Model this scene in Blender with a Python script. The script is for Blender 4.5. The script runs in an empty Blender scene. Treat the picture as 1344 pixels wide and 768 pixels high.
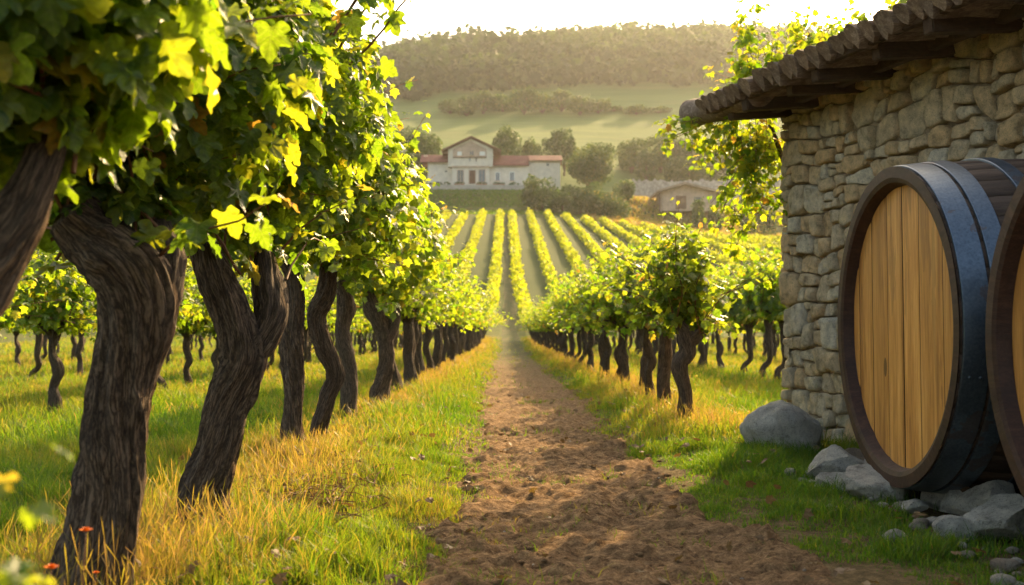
import bpy, bmesh, math, random
import numpy as np
from mathutils import Vector

S = bpy.context.scene
COL = S.collection
R = math.radians

# ------------------------------------------------------------------ camera
F = 1307.0; W0, H0 = 1344, 768; HOR = 435.0; VX = 664.0; EYE = 1.2
cam = bpy.data.cameras.new('camera'); camo = bpy.data.objects.new('camera', cam)
COL.objects.link(camo); S.camera = camo
camo.location = (0, 0, EYE)
camo.rotation_euler = (R(90) + math.atan((HOR - H0 / 2) / F), 0, -math.atan((W0 / 2 - VX) / F))
cam.sensor_width = 36; cam.lens = 36 * F / W0
cam.clip_start = 0.05; cam.clip_end = 6000
cam.dof.use_dof = True; cam.dof.focus_distance = 7.6; cam.dof.aperture_fstop = 2.3

# ------------------------------------------------------------------ sky and sun
SUN_AZ, SUN_EL = R(24), R(30)
w = bpy.data.worlds.new('World'); S.world = w; w.use_nodes = True
nt = w.node_tree; bg = nt.nodes['Background']
sk = nt.nodes.new('ShaderNodeTexSky'); sk.sky_type = 'NISHITA'; sk.sun_disc = False
sk.sun_elevation = SUN_EL; sk.sun_rotation = SUN_AZ
sk.dust_density = 4.0; sk.air_density = 1.0; sk.ozone_density = 0.0
nt.links.new(sk.outputs[0], bg.inputs[0]); bg.inputs[1].default_value = 0.15
sd = bpy.data.lights.new('sun', 'SUN'); so = bpy.data.objects.new('sun', sd); COL.objects.link(so)
sd.energy = 3.4; sd.angle = R(0.6); sd.color = (1.0, 0.74, 0.44)
sv = Vector((math.sin(SUN_AZ) * math.cos(SUN_EL), math.cos(SUN_AZ) * math.cos(SUN_EL), math.sin(SUN_EL)))
so.rotation_euler = sv.to_track_quat('Z', 'Y').to_euler(); so.location = (30, 60, 60)
S.view_settings.view_transform = 'Standard'; S.view_settings.look = 'None'
S.view_settings.exposure = 1.66; S.view_settings.gamma = 1.0; S.view_settings.use_curve_mapping = False
S.view_settings.use_white_balance = True; S.view_settings.white_balance_temperature = 7900; S.view_settings.white_balance_tint = 6
S.render.engine = 'CYCLES'
cy = S.cycles
cy.max_bounces = 6; cy.diffuse_bounces = 3; cy.glossy_bounces = 2; cy.transmission_bounces = 4; cy.volume_bounces = 1
cy.transparent_max_bounces = 4; cy.use_denoising = True
try: cy.denoiser = 'OPENIMAGEDENOISE'
except Exception: pass
cy.caustics_reflective = False; cy.caustics_refractive = False; cy.sample_clamp_indirect = 4.0

# ------------------------------------------------------------------ numpy noise
def _hash(ix, iy, iz):
    n = (ix * 374761393 + iy * 668265263 + iz * 2147483647 * 3 + 1013904223) & 0xffffffff
    n = ((n ^ (n >> 13)) * 1274126177) & 0xffffffff
    n = (n ^ (n >> 16)) & 0xffffffff
    n = (n * 2246822519) & 0xffffffff
    n = (n ^ (n >> 15)) & 0xffffffff
    return n / 4294967295.0
def noise3(x, y, z=0.0):
    x, y, z = np.broadcast_arrays(np.asarray(x, float), np.asarray(y, float), np.asarray(z, float))
    fx, fy, fz = np.floor(x), np.floor(y), np.floor(z)
    ix, iy, iz = fx.astype(np.int64), fy.astype(np.int64), fz.astype(np.int64)
    u, v, t = x - fx, y - fy, z - fz
    u, v, t = u*u*(3-2*u), v*v*(3-2*v), t*t*(3-2*t)
    r = 0
    for a in (0, 1):
        for b in (0, 1):
            for c in (0, 1):
                r = r + _hash(ix+a, iy+b, iz+c) * (u if a else 1-u) * (v if b else 1-v) * (t if c else 1-t)
    return r * 2 - 1
def fbm(x, y, z=0.0, o=4):
    r = 0; a = 1; s = 0
    for i in range(o):
        r = r + a * noise3(np.asarray(x) * 2**i + 17*i, np.asarray(y) * 2**i + 5*i, np.asarray(z) * 2**i + 3*i); s += a; a *= .5
    return r / s
def sst(a, b, x):
    t = np.clip((np.asarray(x, float) - a) / (b - a), 0, 1); return t*t*(3-2*t)

# ------------------------------------------------------------------ object helpers
def wloc(o):
    v = Vector((0, 0, 0))
    while o is not None: v += o.location; o = o.parent
    return np.array(v)
def link(o, parent=None):
    COL.objects.link(o)
    if parent is not None: o.parent = parent
    return o
def tag(o, label=None, cat=None, group=None, kind=None):
    if label: o['label'] = label
    if cat: o['category'] = cat
    if group: o['group'] = group
    if kind: o['kind'] = kind
    return o
def empty(name, loc=(0, 0, 0), label=None, cat=None, group=None):
    o = bpy.data.objects.new(name, None); o.empty_display_size = .2; COL.objects.link(o); o.location = loc
    return tag(o, label, cat, group)
def mesh_np(name, V, Fs, mat, parent=None, attrs=None, smooth=False, world=True, loc=None):
    """V (n,3); Fs list of (m,k) index arrays; attrs {name: (n,) or (n,3)}"""
    V = np.asarray(V, np.float32)
    if world and parent is not None: V = V - wloc(parent).astype(np.float32)
    if loc is not None: V = V - np.asarray(loc, np.float32)
    me = bpy.data.meshes.new(name)
    Fs = [np.asarray(f, np.int32) for f in Fs if len(f)]
    me.vertices.add(len(V)); me.vertices.foreach_set('co', V.ravel())
    idx = np.concatenate([f.ravel() for f in Fs]); tot = np.concatenate([np.full(len(f), f.shape[1], np.int32) for f in Fs])
    st = np.concatenate([[0], np.cumsum(tot)[:-1]]).astype(np.int32)
    me.loops.add(len(idx)); me.loops.foreach_set('vertex_index', idx)
    me.polygons.add(len(tot)); me.polygons.foreach_set('loop_start', st); me.polygons.foreach_set('loop_total', tot)
    me.polygons.foreach_set('use_smooth', np.full(len(tot), bool(smooth)))
    for k, a in (attrs or {}).items():
        a = np.asarray(a, np.float32)
        if a.ndim == 1: me.attributes.new(k, 'FLOAT', 'POINT').data.foreach_set('value', a)
        else: me.attributes.new(k, 'FLOAT_VECTOR', 'POINT').data.foreach_set('vector', a.ravel())
    me.update(); me.validate()
    if mat: me.materials.append(mat)
    o = bpy.data.objects.new(name, me)
    if loc is not None: o.location = loc
    return link(o, parent)
class MB:
    def __init__(s): s.v = []; s.f = []
    def add(s, V, Fc):
        b = len(s.v); s.v += [tuple(map(float, p)) for p in V]; s.f += [tuple(i + b for i in f) for f in Fc]
    def hexa(s, P):  # 8 points: bottom 4 ccw, top 4 ccw
        s.add(P, [(3,2,1,0),(4,5,6,7),(0,1,5,4),(1,2,6,5),(2,3,7,6),(3,0,4,7)])
    def box(s, x0, x1, y0, y1, z0, z1):
        s.hexa([(x0,y0,z0),(x1,y0,z0),(x1,y1,z0),(x0,y1,z0),(x0,y0,z1),(x1,y0,z1),(x1,y1,z1),(x0,y1,z1)])
    def beam(s, a, b, wd, ht, up=(0,0,1)):
        a, b = Vector(a), Vector(b); d = (b-a).normalized(); u = Vector(up); sd_ = d.cross(u).normalized(); u = sd_.cross(d)
        P = []
        for uu in (-1, 1):
            for p, q in ((a,-1),(b,-1),(b,1),(a,1)): P.append(p + sd_*(q*wd/2) + u*(uu*ht/2))
        s.hexa(P)
    def prism(s, poly, axis, a, b):  # poly in 2D, extruded along axis 0/1/2
        n = len(poly); P = []
        for c in (a, b):
            for p in poly:
                q = list(p); q.insert(axis, c); P.append(q)
        s.add(P, [tuple(range(n))[::-1], tuple(range(n, 2*n))] + [(i, (i+1)%n, n+(i+1)%n, n+i) for i in range(n)])
    def cyl(s, a, b, r0, r1=None, n=10):
        r1 = r0 if r1 is None else r1
        a, b = Vector(a), Vector(b); d = (b-a).normalized(); u = d.orthogonal().normalized(); v = d.cross(u); P = []
        for p, r in ((a, r0), (b, r1)):
            for i in range(n):
                t = 2*math.pi*i/n; P.append(p + u*(r*math.cos(t)) + v*(r*math.sin(t)))
        s.add(P, [tuple(range(n))[::-1], tuple(range(n, 2*n))] + [(i, (i+1)%n, n+(i+1)%n, n+i) for i in range(n)])
    def build(s, name, mat, parent=None, world=True, loc=None, bevel=0, smooth=False):
        off = wloc(parent) if (parent is not None and world) else np.zeros(3)
        if loc is not None: off = np.array(loc, float)
        me = bpy.data.meshes.new(name); me.from_pydata([tuple(np.array(p) - off) for p in s.v], [], s.f); me.update()
        bm = bmesh.new(); bm.from_mesh(me); bmesh.ops.recalc_face_normals(bm, faces=bm.faces)
        if bevel: bmesh.ops.bevel(bm, geom=list(bm.edges), offset=bevel, segments=2, affect='EDGES', clamp_overlap=True)
        bm.to_mesh(me); bm.free()
        if smooth:
            me.polygons.foreach_set('use_smooth', [True]*len(me.polygons))
        me.materials.append(mat)
        o = bpy.data.objects.new(name, me)
        if loc is not None: o.location = loc
        return link(o, parent)

def at(px, py, Y):  # photo pixel -> point at depth Y
    return np.array([(px - VX) / F * Y, Y, EYE + (HOR - py) / F * Y])

# ------------------------------------------------------------------ materials
def ramp(nt, fac, stops):
    n = nt.nodes.new('ShaderNodeValToRGB'); nt.links.new(fac, n.inputs[0])
    e = n.color_ramp.elements
    while len(e) > 1: e.remove(e[-1])
    e[0].position = stops[0][0]; e[0].color = (*stops[0][1], 1)
    for p, c in stops[1:]:
        q = e.new(p); q.color = (*c, 1)
    return n.outputs[0]
class MT:
    def __init__(s, name, rough=.8, spec=.3, metal=0):
        s.m = bpy.data.materials.new(name); s.m.use_nodes = True; s.nt = s.m.node_tree
        s.b = s.nt.nodes['Principled BSDF']; s.b.inputs['Roughness'].default_value = rough
        s.b.inputs['Specular IOR Level'].default_value = spec; s.b.inputs['Metallic'].default_value = metal
    def n(s, t): return s.nt.nodes.new(t)
    def l(s, a, b): s.nt.links.new(a, b)
    def attr(s, name, vec=False):
        a = s.n('ShaderNodeAttribute'); a.attribute_name = name
        return a.outputs['Vector'] if vec else a.outputs['Fac']
    def obj(s): return s.n('ShaderNodeTexCoord').outputs['Object']
    def geo(s): return s.n('ShaderNodeNewGeometry').outputs['Position']
    def scale(s, v, sc, loc=(0,0,0)):
        m = s.n('ShaderNodeMapping'); s.l(v, m.inputs[0]); m.inputs['Scale'].default_value = sc; m.inputs['Location'].default_value = loc; return m.outputs[0]
    def noise(s, v, sc, det=4, rough=.6, dist=0):
        n = s.n('ShaderNodeTexNoise'); s.l(v, n.inputs['Vector']); n.inputs['Scale'].default_value = sc
        n.inputs['Detail'].default_value = det; n.inputs['Roughness'].default_value = rough; n.inputs['Distortion'].default_value = dist; return n.outputs[0]
    def vor(s, v, sc, feat='F1'):
        n = s.n('ShaderNodeTexVoronoi'); n.feature = feat; s.l(v, n.inputs['Vector']); n.inputs['Scale'].default_value = sc; return n.outputs['Distance']
    def math(s, op, a, b=0.0):
        n = s.n('ShaderNodeMath'); n.operation = op
        for i, q in enumerate((a, b)):
            if hasattr(q, 'links'): s.l(q, n.inputs[i])
            else: n.inputs[i].default_value = q
        return n.outputs[0]
    def mix(s, f, a, b, mode='MIX'):
        n = s.n('ShaderNodeMix'); n.data_type = 'RGBA'; n.blend_type = mode
        for i, q in ((0, f), (6, a), (7, b)):
            if hasattr(q, 'links'): s.l(q, n.inputs[i])
            elif i == 0: n.inputs[0].default_value = q
            else: n.inputs[i].default_value = (*q, 1)
        return n.outputs[2]
    def ramp(s, f, st): return ramp(s.nt, f, st)
    def col(s, c):
        if hasattr(c, 'links'): s.l(c, s.b.inputs['Base Color'])
        else: s.b.inputs['Base Color'].default_value = (*c, 1)
        return s
    def bump(s, h, st=.5, d=.02):
        n = s.n('ShaderNodeBump'); s.l(h, n.inputs['Height']); n.inputs['Strength'].default_value = st; n.inputs['Distance'].default_value = d
        s.l(n.outputs[0], s.b.inputs['Normal']); return s

def leaf_mat(name, stops, tstops, tmix=.5, rough=.42, spec=.45, noise_sc=0, haze_atten=1):
    """foliage: reflected colour and transmitted colour, both by the per-leaf attribute 'tint'"""
    m = MT(name, rough, spec); t = m.attr('tint')
    c = m.ramp(t, stops); tc = m.ramp(t, tstops)
    m.col(c)
    tr = m.n('ShaderNodeBsdfTranslucent'); m.l(tc, tr.inputs[0])
    mx = m.n('ShaderNodeMixShader'); mx.inputs[0].default_value = tmix
    m.l(m.b.outputs[0], mx.inputs[1]); m.l(tr.outputs[0], mx.inputs[2])
    m.l(mx.outputs[0], m.nt.nodes['Material Output'].inputs[0])
    if noise_sc:
        m.bump(m.noise(m.obj(), noise_sc, 3), .35, .01)
    return m.m

M = {}
M['leaf'] = leaf_mat('vine_leaf', [(0,(.020,.062,.018)),(.55,(.048,.11,.018)),(.85,(.16,.22,.025)),(1,(.30,.17,.03))],
                     [(0,(.20,.40,.02)),(.5,(.42,.54,.03)),(.85,(.76,.70,.05)),(1,(.7,.38,.06))], .56, .4, .45, 60)
def near_leaf():
    mat = M['leaf'].copy(); mat.name = 'vine_leaf_near'; nt = mat.node_tree; N = nt.nodes; L = nt.links
    at_ = N.new('ShaderNodeAttribute'); at_.attribute_name = 'lc'; sp = N.new('ShaderNodeSeparateXYZ'); L.new(at_.outputs['Vector'], sp.inputs[0])
    def mt(op, a, b=0.0):
        n = N.new('ShaderNodeMath'); n.operation = op
        for i, q in enumerate((a, b)):
            if hasattr(q, 'links'): L.new(q, n.inputs[i])
            else: n.inputs[i].default_value = q
        return n.outputs[0]
    x = mt('ABSOLUTE', sp.outputs[0]); y = sp.outputs[1]
    d2 = mt('ABSOLUTE', mt('SUBTRACT', mt('MULTIPLY', x, .669), mt('MULTIPLY', y, .743)))
    d3 = mt('ABSOLUTE', mt('SUBTRACT', mt('MULTIPLY', x, .108), mt('MULTIPLY', y, .994)))
    side = mt('ABSOLUTE', mt('SUBTRACT', mt('FRACT', mt('MULTIPLY', mt('SUBTRACT', y, mt('MULTIPLY', x, .7)), 6.0)), .5))
    v = mt('LESS_THAN', mt('MINIMUM', mt('MINIMUM', x, d2), mt('MINIMUM', d3, mt('MULTIPLY', side, .16))), .011)
    tc = N.new('ShaderNodeTexCoord'); nz = N.new('ShaderNodeTexNoise'); nz.inputs['Scale'].default_value = 45; nz.inputs['Detail'].default_value = 4; L.new(tc.outputs['Object'], nz.inputs['Vector'])
    for n in list(N):
        if n.type == 'VALTORGB':
            tgt = n.outputs[0].links[0].to_socket; mx = N.new('ShaderNodeMix'); mx.data_type = 'RGBA'; L.new(mt('MULTIPLY', v, .35), mx.inputs[0]); L.new(n.outputs[0], mx.inputs[6]); mx.inputs[7].default_value = (.42,.46,.10,1)
            m2 = N.new('ShaderNodeMix'); m2.data_type = 'RGBA'; m2.blend_type = 'MULTIPLY'; m2.inputs[0].default_value = .8; L.new(mx.outputs[2], m2.inputs[6])
            cr = N.new('ShaderNodeValToRGB'); L.new(nz.outputs[0], cr.inputs[0]); e = cr.color_ramp.elements; e[0].position = .3; e[0].color = (.55,.55,.5,1); e[1].position = .6; e[1].color = (1.1,1.1,1.1,1)
            L.new(cr.outputs[0], m2.inputs[7]); L.new(m2.outputs[2], tgt)
    return mat
M['leaf_near'] = near_leaf()
M['hedge'] = leaf_mat('row_leaf', [(0,(.045,.10,.018)),(.6,(.09,.16,.02)),(1,(.2,.24,.03))],
                      [(0,(.34,.44,.02)),(.6,(.55,.58,.03)),(1,(.75,.68,.05))], .55, .5, .3)
M['tree'] = leaf_mat('tree_leaf', [(0,(.012,.040,.010)),(.6,(.028,.068,.014)),(1,(.065,.095,.022))],
                     [(0,(.07,.16,.02)),(.6,(.17,.27,.035)),(1,(.36,.38,.05))], .24, .55, .25)
M['dead_leaf'] = leaf_mat('dead_leaf', [(.7,(.20,.13,.05)),(1,(.13,.075,.035))], [(.7,(.30,.20,.05)),(1,(.16,.09,.03))], .3, .6, .3)
M['forest'] = leaf_mat('forest_leaf', [(0,(.010,.028,.010)),(1,(.042,.075,.022))], [(0,(.06,.12,.03)),(1,(.18,.27,.07))], .22, .7, .1)
M['grass'] = leaf_mat('grass_blade', [(0,(.022,.075,.010)),(.45,(.055,.105,.014)),(.7,(.15,.14,.026)),(.86,(.21,.14,.045)),(1,(.29,.18,.08))],
                      [(0,(.10,.27,.015)),(.45,(.28,.38,.025)),(.7,(.48,.40,.045)),(.86,(.52,.33,.06)),(1,(.48,.28,.09))], .5, .5, .3)

def bark_mat(name, dark, light, sc=1.0):
    m = MT(name, .85, .25); v = m.attr('bc', True)
    n1 = m.noise(m.scale(v, (26*sc, 26*sc, 2.6*sc)), 3.0, 7, .72, .5)
    n2 = m.noise(m.scale(v, (3, 3, 2)), 1.6, 3)
    rid = m.vor(m.scale(v, (34*sc, 34*sc, 3.4*sc)), 2.2)
    vd = m.n('ShaderNodeVectorMath'); vd.operation = 'ADD'; nn = m.n('ShaderNodeTexNoise'); m.l(m.scale(v, (30, 30, 8)), nn.inputs['Vector']); nn.inputs['Scale'].default_value = 1.0
    sc2 = m.n('ShaderNodeVectorMath'); sc2.operation = 'SCALE'; m.l(nn.outputs['Color'], sc2.inputs[0]); sc2.inputs['Scale'].default_value = 2.4
    m.l(m.scale(v, (85*sc, 85*sc, 6*sc)), vd.inputs[0]); m.l(sc2.outputs[0], vd.inputs[1])
    crack = m.math('MINIMUM', m.math('MULTIPLY', m.vor(vd.outputs[0], 1.0, 'DISTANCE_TO_EDGE'), 3.5), 1.0)
    fine = m.noise(m.scale(v, (160, 160, 60)), 1.0, 6, .75)
    h = m.math('ADD', m.math('MULTIPLY', n1, .52), m.math('ADD', m.math('MULTIPLY', crack, .16), m.math('MULTIPLY', fine, .36)))
    c = m.ramp(h, [(.36, tuple(x*.3 for x in dark)), (.47, dark), (.60, light), (.75, tuple(x*1.35 for x in light))])
    c = m.mix(m.math('MULTIPLY', n2, .5), c, (.085,.065,.048)); m.col(c); m.bump(h, .9, .03); return m.m
M['bark'] = bark_mat('vine_bark', (.055,.033,.022), (.21,.14,.095))
M['bark_far'] = bark_mat('vine_bark_grey', (.05,.033,.023), (.17,.12,.085))
m = MT('cane', .6, .4); m.col(m.mix(m.noise(m.obj(), 30), (.10,.035,.015), (.22,.09,.03))); M['cane'] = m.m

# soil
def soil():
    m = MT('path_soil', .95, .15); p = m.geo()
    a = m.noise(p, 2.2, 5, .6); b = m.noise(m.scale(p, (1, 1.7, 1)), 16, 8, .75); c = m.noise(p, 90, 5, .8)
    h = m.math('ADD', m.math('MULTIPLY', b, .7), m.math('MULTIPLY', c, .4))
    col = m.ramp(h, [(.44,(.035,.018,.010)), (.52,(.16,.09,.045)), (.60,(.32,.19,.095)), (.70,(.55,.36,.19))])
    col = m.mix(m.math('MULTIPLY', a, .35), col, (.24,.145,.07))
    far = m.attr('far'); n4 = m.noise(m.scale(p, (1.5, .25, 1)), 1.0, 4)
    f = m.math('MINIMUM', m.math('MULTIPLY', far, m.math('ADD', n4, .35)), 1.0)
    col = m.mix(f, col, m.mix(m.noise(p, .6, 3), (.035,.055,.015), (.085,.08,.03)))
    m.col(col); m.bump(h, 1.0, .05); return m.m
M['soil'] = soil()
def ground_mat():
    m = MT('ground_turf', .95, .1); p = m.geo(); g = m.attr('soil')
    a = m.noise(p, .35, 4); b = m.noise(p, 9, 6, .7); b2 = m.noise(p, 70, 4, .7)
    turf = m.ramp(m.math('ADD', m.math('MULTIPLY', a, .5), m.math('MULTIPLY', b, .5)), [(.3,(.035,.055,.014)), (.5,(.075,.09,.022)), (.68,(.16,.12,.04))])
    so_ = m.ramp(b, [(.3,(.022,.044,.008)), (.6,(.045,.070,.016)), (.8,(.075,.082,.026))])
    bare = m.ramp(m.math('ADD', m.math('MULTIPLY', m.noise(p, 16, 8, .75), .7), m.math('MULTIPLY', m.noise(p, 90, 5, .8), .4)), [(.40,(.03,.018,.010)), (.52,(.11,.065,.034)), (.66,(.22,.14,.075))])
    so_ = m.mix(m.attr('bare'), so_, bare)
    m.col(m.mix(g, turf, so_)); m.bump(m.math('ADD', b, m.math('MULTIPLY', b2, .5)), .8, .04); return m.m
M['ground'] = ground_mat()
def hill_mat():
    m = MT('hill_meadow', .95, .1); p = m.geo()
    a = m.noise(m.scale(p, (.008, .03, .03)), 1.0, 5); b = m.noise(p, .35, 6, .7)
    st = m.noise(m.scale(p, (.004, .004, .16)), 1.0, 4, .6, .6)
    c = m.ramp(m.math('ADD', m.math('MULTIPLY', a, .4), m.math('MULTIPLY', st, .6)), [(.35,(.07,.115,.03)), (.48,(.12,.165,.045)), (.56,(.085,.13,.035)), (.68,(.17,.18,.06))])
    c = m.mix(m.attr('dry'), c, m.mix(b, (.16,.10,.04), (.30,.20,.08)))
    m.col(m.mix(m.math('MULTIPLY', b, .35), c, (.05,.08,.02))); m.bump(b, .6, .6); return m.m
M['hill'] = hill_mat()

def stone_mat(name, A, B, C, bs=18, bd=.02):
    m = MT(name, .9, .25); p = m.obj(); t = m.attr('tint')
    n1 = m.noise(p, bs*.5, 6, .7); n2 = m.noise(p, bs*6, 4, .75); n3 = m.noise(p, 2.5, 3)
    c = m.ramp(t, [(0, A), (.5, B), (1, C)])
    c = m.mix(.75, c, m.ramp(n1, [(.30,(.22,.20,.18)), (.44,(.92,.89,.84)), (.58,(1.35,1.31,1.22)), (.75,(1.8,1.75,1.62))]), 'MULTIPLY')
    c = m.mix(m.math('MULTIPLY', m.math('GREATER_THAN', n2, .58), .55), c, (.10,.085,.07))
    c = m.mix(m.math('MULTIPLY', m.math('GREATER_THAN', n3, .62), .25), c, (.42,.40,.33))
    m.col(c); m.bump(m.math('ADD', n1, m.math('MULTIPLY', n2, .8)), 1.0, bd*2.2); return m.m
M['stone'] = stone_mat('wall_stone', (.66,.46,.26), (.62,.51,.36), (.70,.63,.51))
M['rock'] = stone_mat('granite', (.50,.49,.46), (.44,.42,.39), (.27,.21,.16), 14, .03)
m = MT('mortar', .95, .1); n_ = m.noise(m.obj(), 22, 6, .75); m.col(m.ramp(n_, [(.3,(.16,.11,.07)), (.7,(.42,.31,.20))])); m.bump(n_, .9, .03); M['mortar'] = m.m

def wood_mat(name, cols, axis=2, rough=.5, gs=9, spec=.3, st=.3, knots=False):
    m = MT(name, rough, spec); p = m.obj(); sc = [gs]*3; sc[axis] = gs*.07
    q = m.n('ShaderNodeVectorMath'); q.operation = 'ADD'; cx = m.n('ShaderNodeCombineXYZ')
    t = m.attr('tint'); m.l(m.math('MULTIPLY', t, 37.0), cx.inputs[2-0 if axis == 2 else axis]); m.l(p, q.inputs[0]); m.l(cx.outputs[0], q.inputs[1])
    v = m.scale(q.outputs[0], sc)
    n1 = m.noise(v, 1.0, 6, .65, .7); n2 = m.noise(v, 5.0, 5, .7, .2)
    h = m.math('ADD', m.math('MULTIPLY', n1, .6), m.math('MULTIPLY', n2, .4))
    c = m.ramp(h, [(.3, cols[0]), (.5, cols[1]), (.7, cols[2])])
    c = m.mix(.55, c, m.ramp(t, [(0,(.62,.55,.5)), (.5,(.9,.86,.82)), (1,(1.25,1.15,1.05))]), 'MULTIPLY')
    if knots:
        kv = m.vor(m.scale(q.outputs[0], (3.2, 3.2, 1.1)), 1.0)
        c = m.mix(m.math('MULTIPLY', m.math('LESS_THAN', kv, .09), .8), c, (.07,.03,.012))
        stn = m.noise(m.scale(p, (6, 6, .8)), 1.2, 4)
        c = m.mix(m.math('MULTIPLY', m.math('GREATER_THAN', stn, .6), .35), c, (.20,.09,.03))
    m.col(c); m.bump(h, st, .01); return m.m
M['head'] = wood_mat('oak_head', [(.18,.062,.015), (.55,.25,.065), (.82,.45,.14)], 2, .5, 9, .35, .25, True)
M['stave'] = wood_mat('dark_stave', [(.018,.011,.008), (.055,.034,.024), (.11,.072,.05)], 0, .65, 14, .25, .9)
M['chime'] = wood_mat('barrel_rim', [(.014,.006,.004), (.042,.017,.010), (.09,.042,.026)], 1, .6, 8, .3, .5)
M['beam'] = wood_mat('roof_beam', [(.022,.012,.008), (.06,.034,.02), (.11,.065,.038)], 0, .8, 12, .2, .6)
M['log'] = wood_mat('weathered_log', [(.06,.038,.026), (.18,.125,.09), (.42,.32,.24)], 0, .85, 20, .2, .9)
m = MT('hoop_iron', .38, .5, .85); n_ = m.noise(m.obj(), 5, 5, .6); n2 = m.noise(m.obj(), 60, 4)
m.col(m.mix(m.math('MULTIPLY', m.math('GREATER_THAN', n_, .6), .5), m.ramp(n2, [(.3,(.075,.10,.13)), (.7,(.13,.165,.205))]), (.12,.075,.05)))
m.l(m.math('ADD', m.math('MULTIPLY', n_, .3), .25), m.b.inputs['Roughness']); m.bump(n2, .15, .004); M['iron'] = m.m

def plain(name, c, rough=.8, var=.25, sc=3, metal=0, spec=.3):
    m = MT(name, rough, spec, metal); n = m.noise(m.obj(), sc, 5, .65)
    m.col(m.ramp(n, [(.3, tuple(x*(1-var) for x in c)), (.7, tuple(min(1, x*(1+var)) for x in c))])); m.bump(n, .3, .02); return m.m
M['plaster'] = plain('villa_plaster', (.62,.55,.46), .9, .14, .6)
M['plaster2'] = plain('gable_plaster', (.46,.33,.25), .9, .25, .8)
M['tile_red'] = plain('roof_tile', (.17,.048,.040), .8, .35, 1.5)
M['glass'] = plain('dark_glass', (.03,.04,.05), .15, .2, 1, 0, .6)
M['shutter'] = plain('grey_blue_shutter', (.12,.16,.19), .6, .15)
M['door'] = plain('brown_door', (.09,.035,.025), .6, .2)
M['white'] = plain('white_frame', (.72,.70,.66), .6, .08)
M['trim'] = plain('eave_wood', (.16,.09,.06), .8, .3)
M['terra'] = plain('terracotta', (.33,.13,.08), .8, .25)
M['gravel'] = plain('terrace_gravel', (.36,.33,.29), .95, .2, .5)
M['drystone'] = plain('dry_stone_wall', (.36,.33,.29), .95, .45, .9)
M['barnroof'] = plain('barn_roof', (.30,.22,.16), .85, .35, 1)
M['petal'] = leaf_mat('orange_petal', [(0,(.6,.13,.02)),(1,(.8,.25,.03))], [(0,(.8,.2,.03)),(1,(.9,.35,.05))], .35)

# ------------------------------------------------------------------ terrain
_cy = np.array([-60,0,72,90,110,130,150,200,300,318,334,345,362,380,430,450,620,700,800,950,1000,1100,1500.])
_cz = np.array([0,0,0,.5,2,4.7,8,17.5,36.5,40,49.5,50.2,50.6,53,76,85,146,190,235,281,284,268,170.])
_ty = np.arange(-60, 1501, 1.0); _tz = np.interp(_ty, _cy, _cz)
def _smooth(y, z, r):
    k = np.ones(2*r+1)/(2*r+1); return np.convolve(np.pad(z, r, mode='edge'), k, 'valid')
_s1 = _smooth(_ty, _tz, 6); _s2 = _smooth(_ty, _tz, 3); _s3 = _smooth(_ty, _tz, 25)
_tz = np.where(_ty < 290, _s1, np.where(_ty < 500, _s2, _s3))
def zt(X, Y, detail=True):
    X = np.asarray(X, float); Y = np.asarray(Y, float)
    z = np.interp(Y, _ty, _tz)
    tw = sst(180, 300, Y) * (1 - sst(420, 560, Y))
    z = z - .11 * np.maximum(0, X - 14) * tw
    far = sst(430, 900, Y)
    z = z + far * (17 * fbm(X/150, Y/200, 3.3, 4) - 19 * sst(640, 860, Y)) + far * (-18 * sst(60, -260, X) + 8*np.exp(-((X-150)/90)**2) - 20*sst(220, 420, X))
    z = z - sst(120, 300, np.abs(X)) * sst(80, 200, Y) * (1-sst(400, 520, Y)) * 5
    if detail:
        near = 1 - sst(60, 90, Y)
        bl = np.exp(-((X + 1.25) / .6)**2) * .07*(1+.6*noise3(X*1.1, Y*.9, 4)) + np.exp(-((X - 2.25) / .7)**2) * .11 * sst(7.5, 10, Y)
        z = z + near*(1-sst(12, 20, Y))*(.016*noise3(X*5.5, Y*5.5, 8) + .010*noise3(X*12, Y*12, 8)) + near * (bl + .05 * fbm(X*.8, Y*.8, 0, 4) * sst(1.0, 1.9, np.abs(X - .4)))
        z = z - (1 - sst(.7, 1.1, np.abs(X - .42))) * .05 * (1 - sst(260, 300, Y))
    return z
def steps(a, b, d0, g):
    r = [a]; d = d0
    while r[-1] < b: r.append(r[-1] + d); d *= g
    return r
xr = steps(5, 500, .12, 1.09); xl = steps(5, 500, .12, 1.09)
gx = np.array([-q for q in xl][::-1][:-1] + list(np.arange(-5, 5.01, .08)) + xr[1:])
gy1 = np.array(list(np.arange(-20, 2, 1.0)) + list(np.arange(2, 14, .08)) + steps(14, 330, .09, 1.022)); gy1 = gy1[gy1 < 330]; gy1 = np.append(gy1, 330.0)
gy2 = np.array(steps(330, 1400, 1.2, 1.035)); gy2[-1] = 1400
def sheet(name, gx, gy, mat, attr):
    X, Y = np.meshgrid(gx, gy); Z = zt(X, Y); nx, ny = len(gx), len(gy)
    V = np.stack([X.ravel(), Y.ravel(), Z.ravel()], 1)
    i = np.arange(nx*ny).reshape(ny, nx)
    Q = np.stack([i[:-1,:-1].ravel(), i[:-1,1:].ravel(), i[1:,1:].ravel(), i[1:,:-1].ravel()], 1)
    o = mesh_np(name, V, [Q], mat, attrs=attr(V), smooth=True); o['kind'] = 'structure'; return o
def vwarp(Y): return sst(85, 170, Y)
def fieldend(X): return np.where(X < 12, 300, 300 - (X - 12) * .75)
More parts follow.
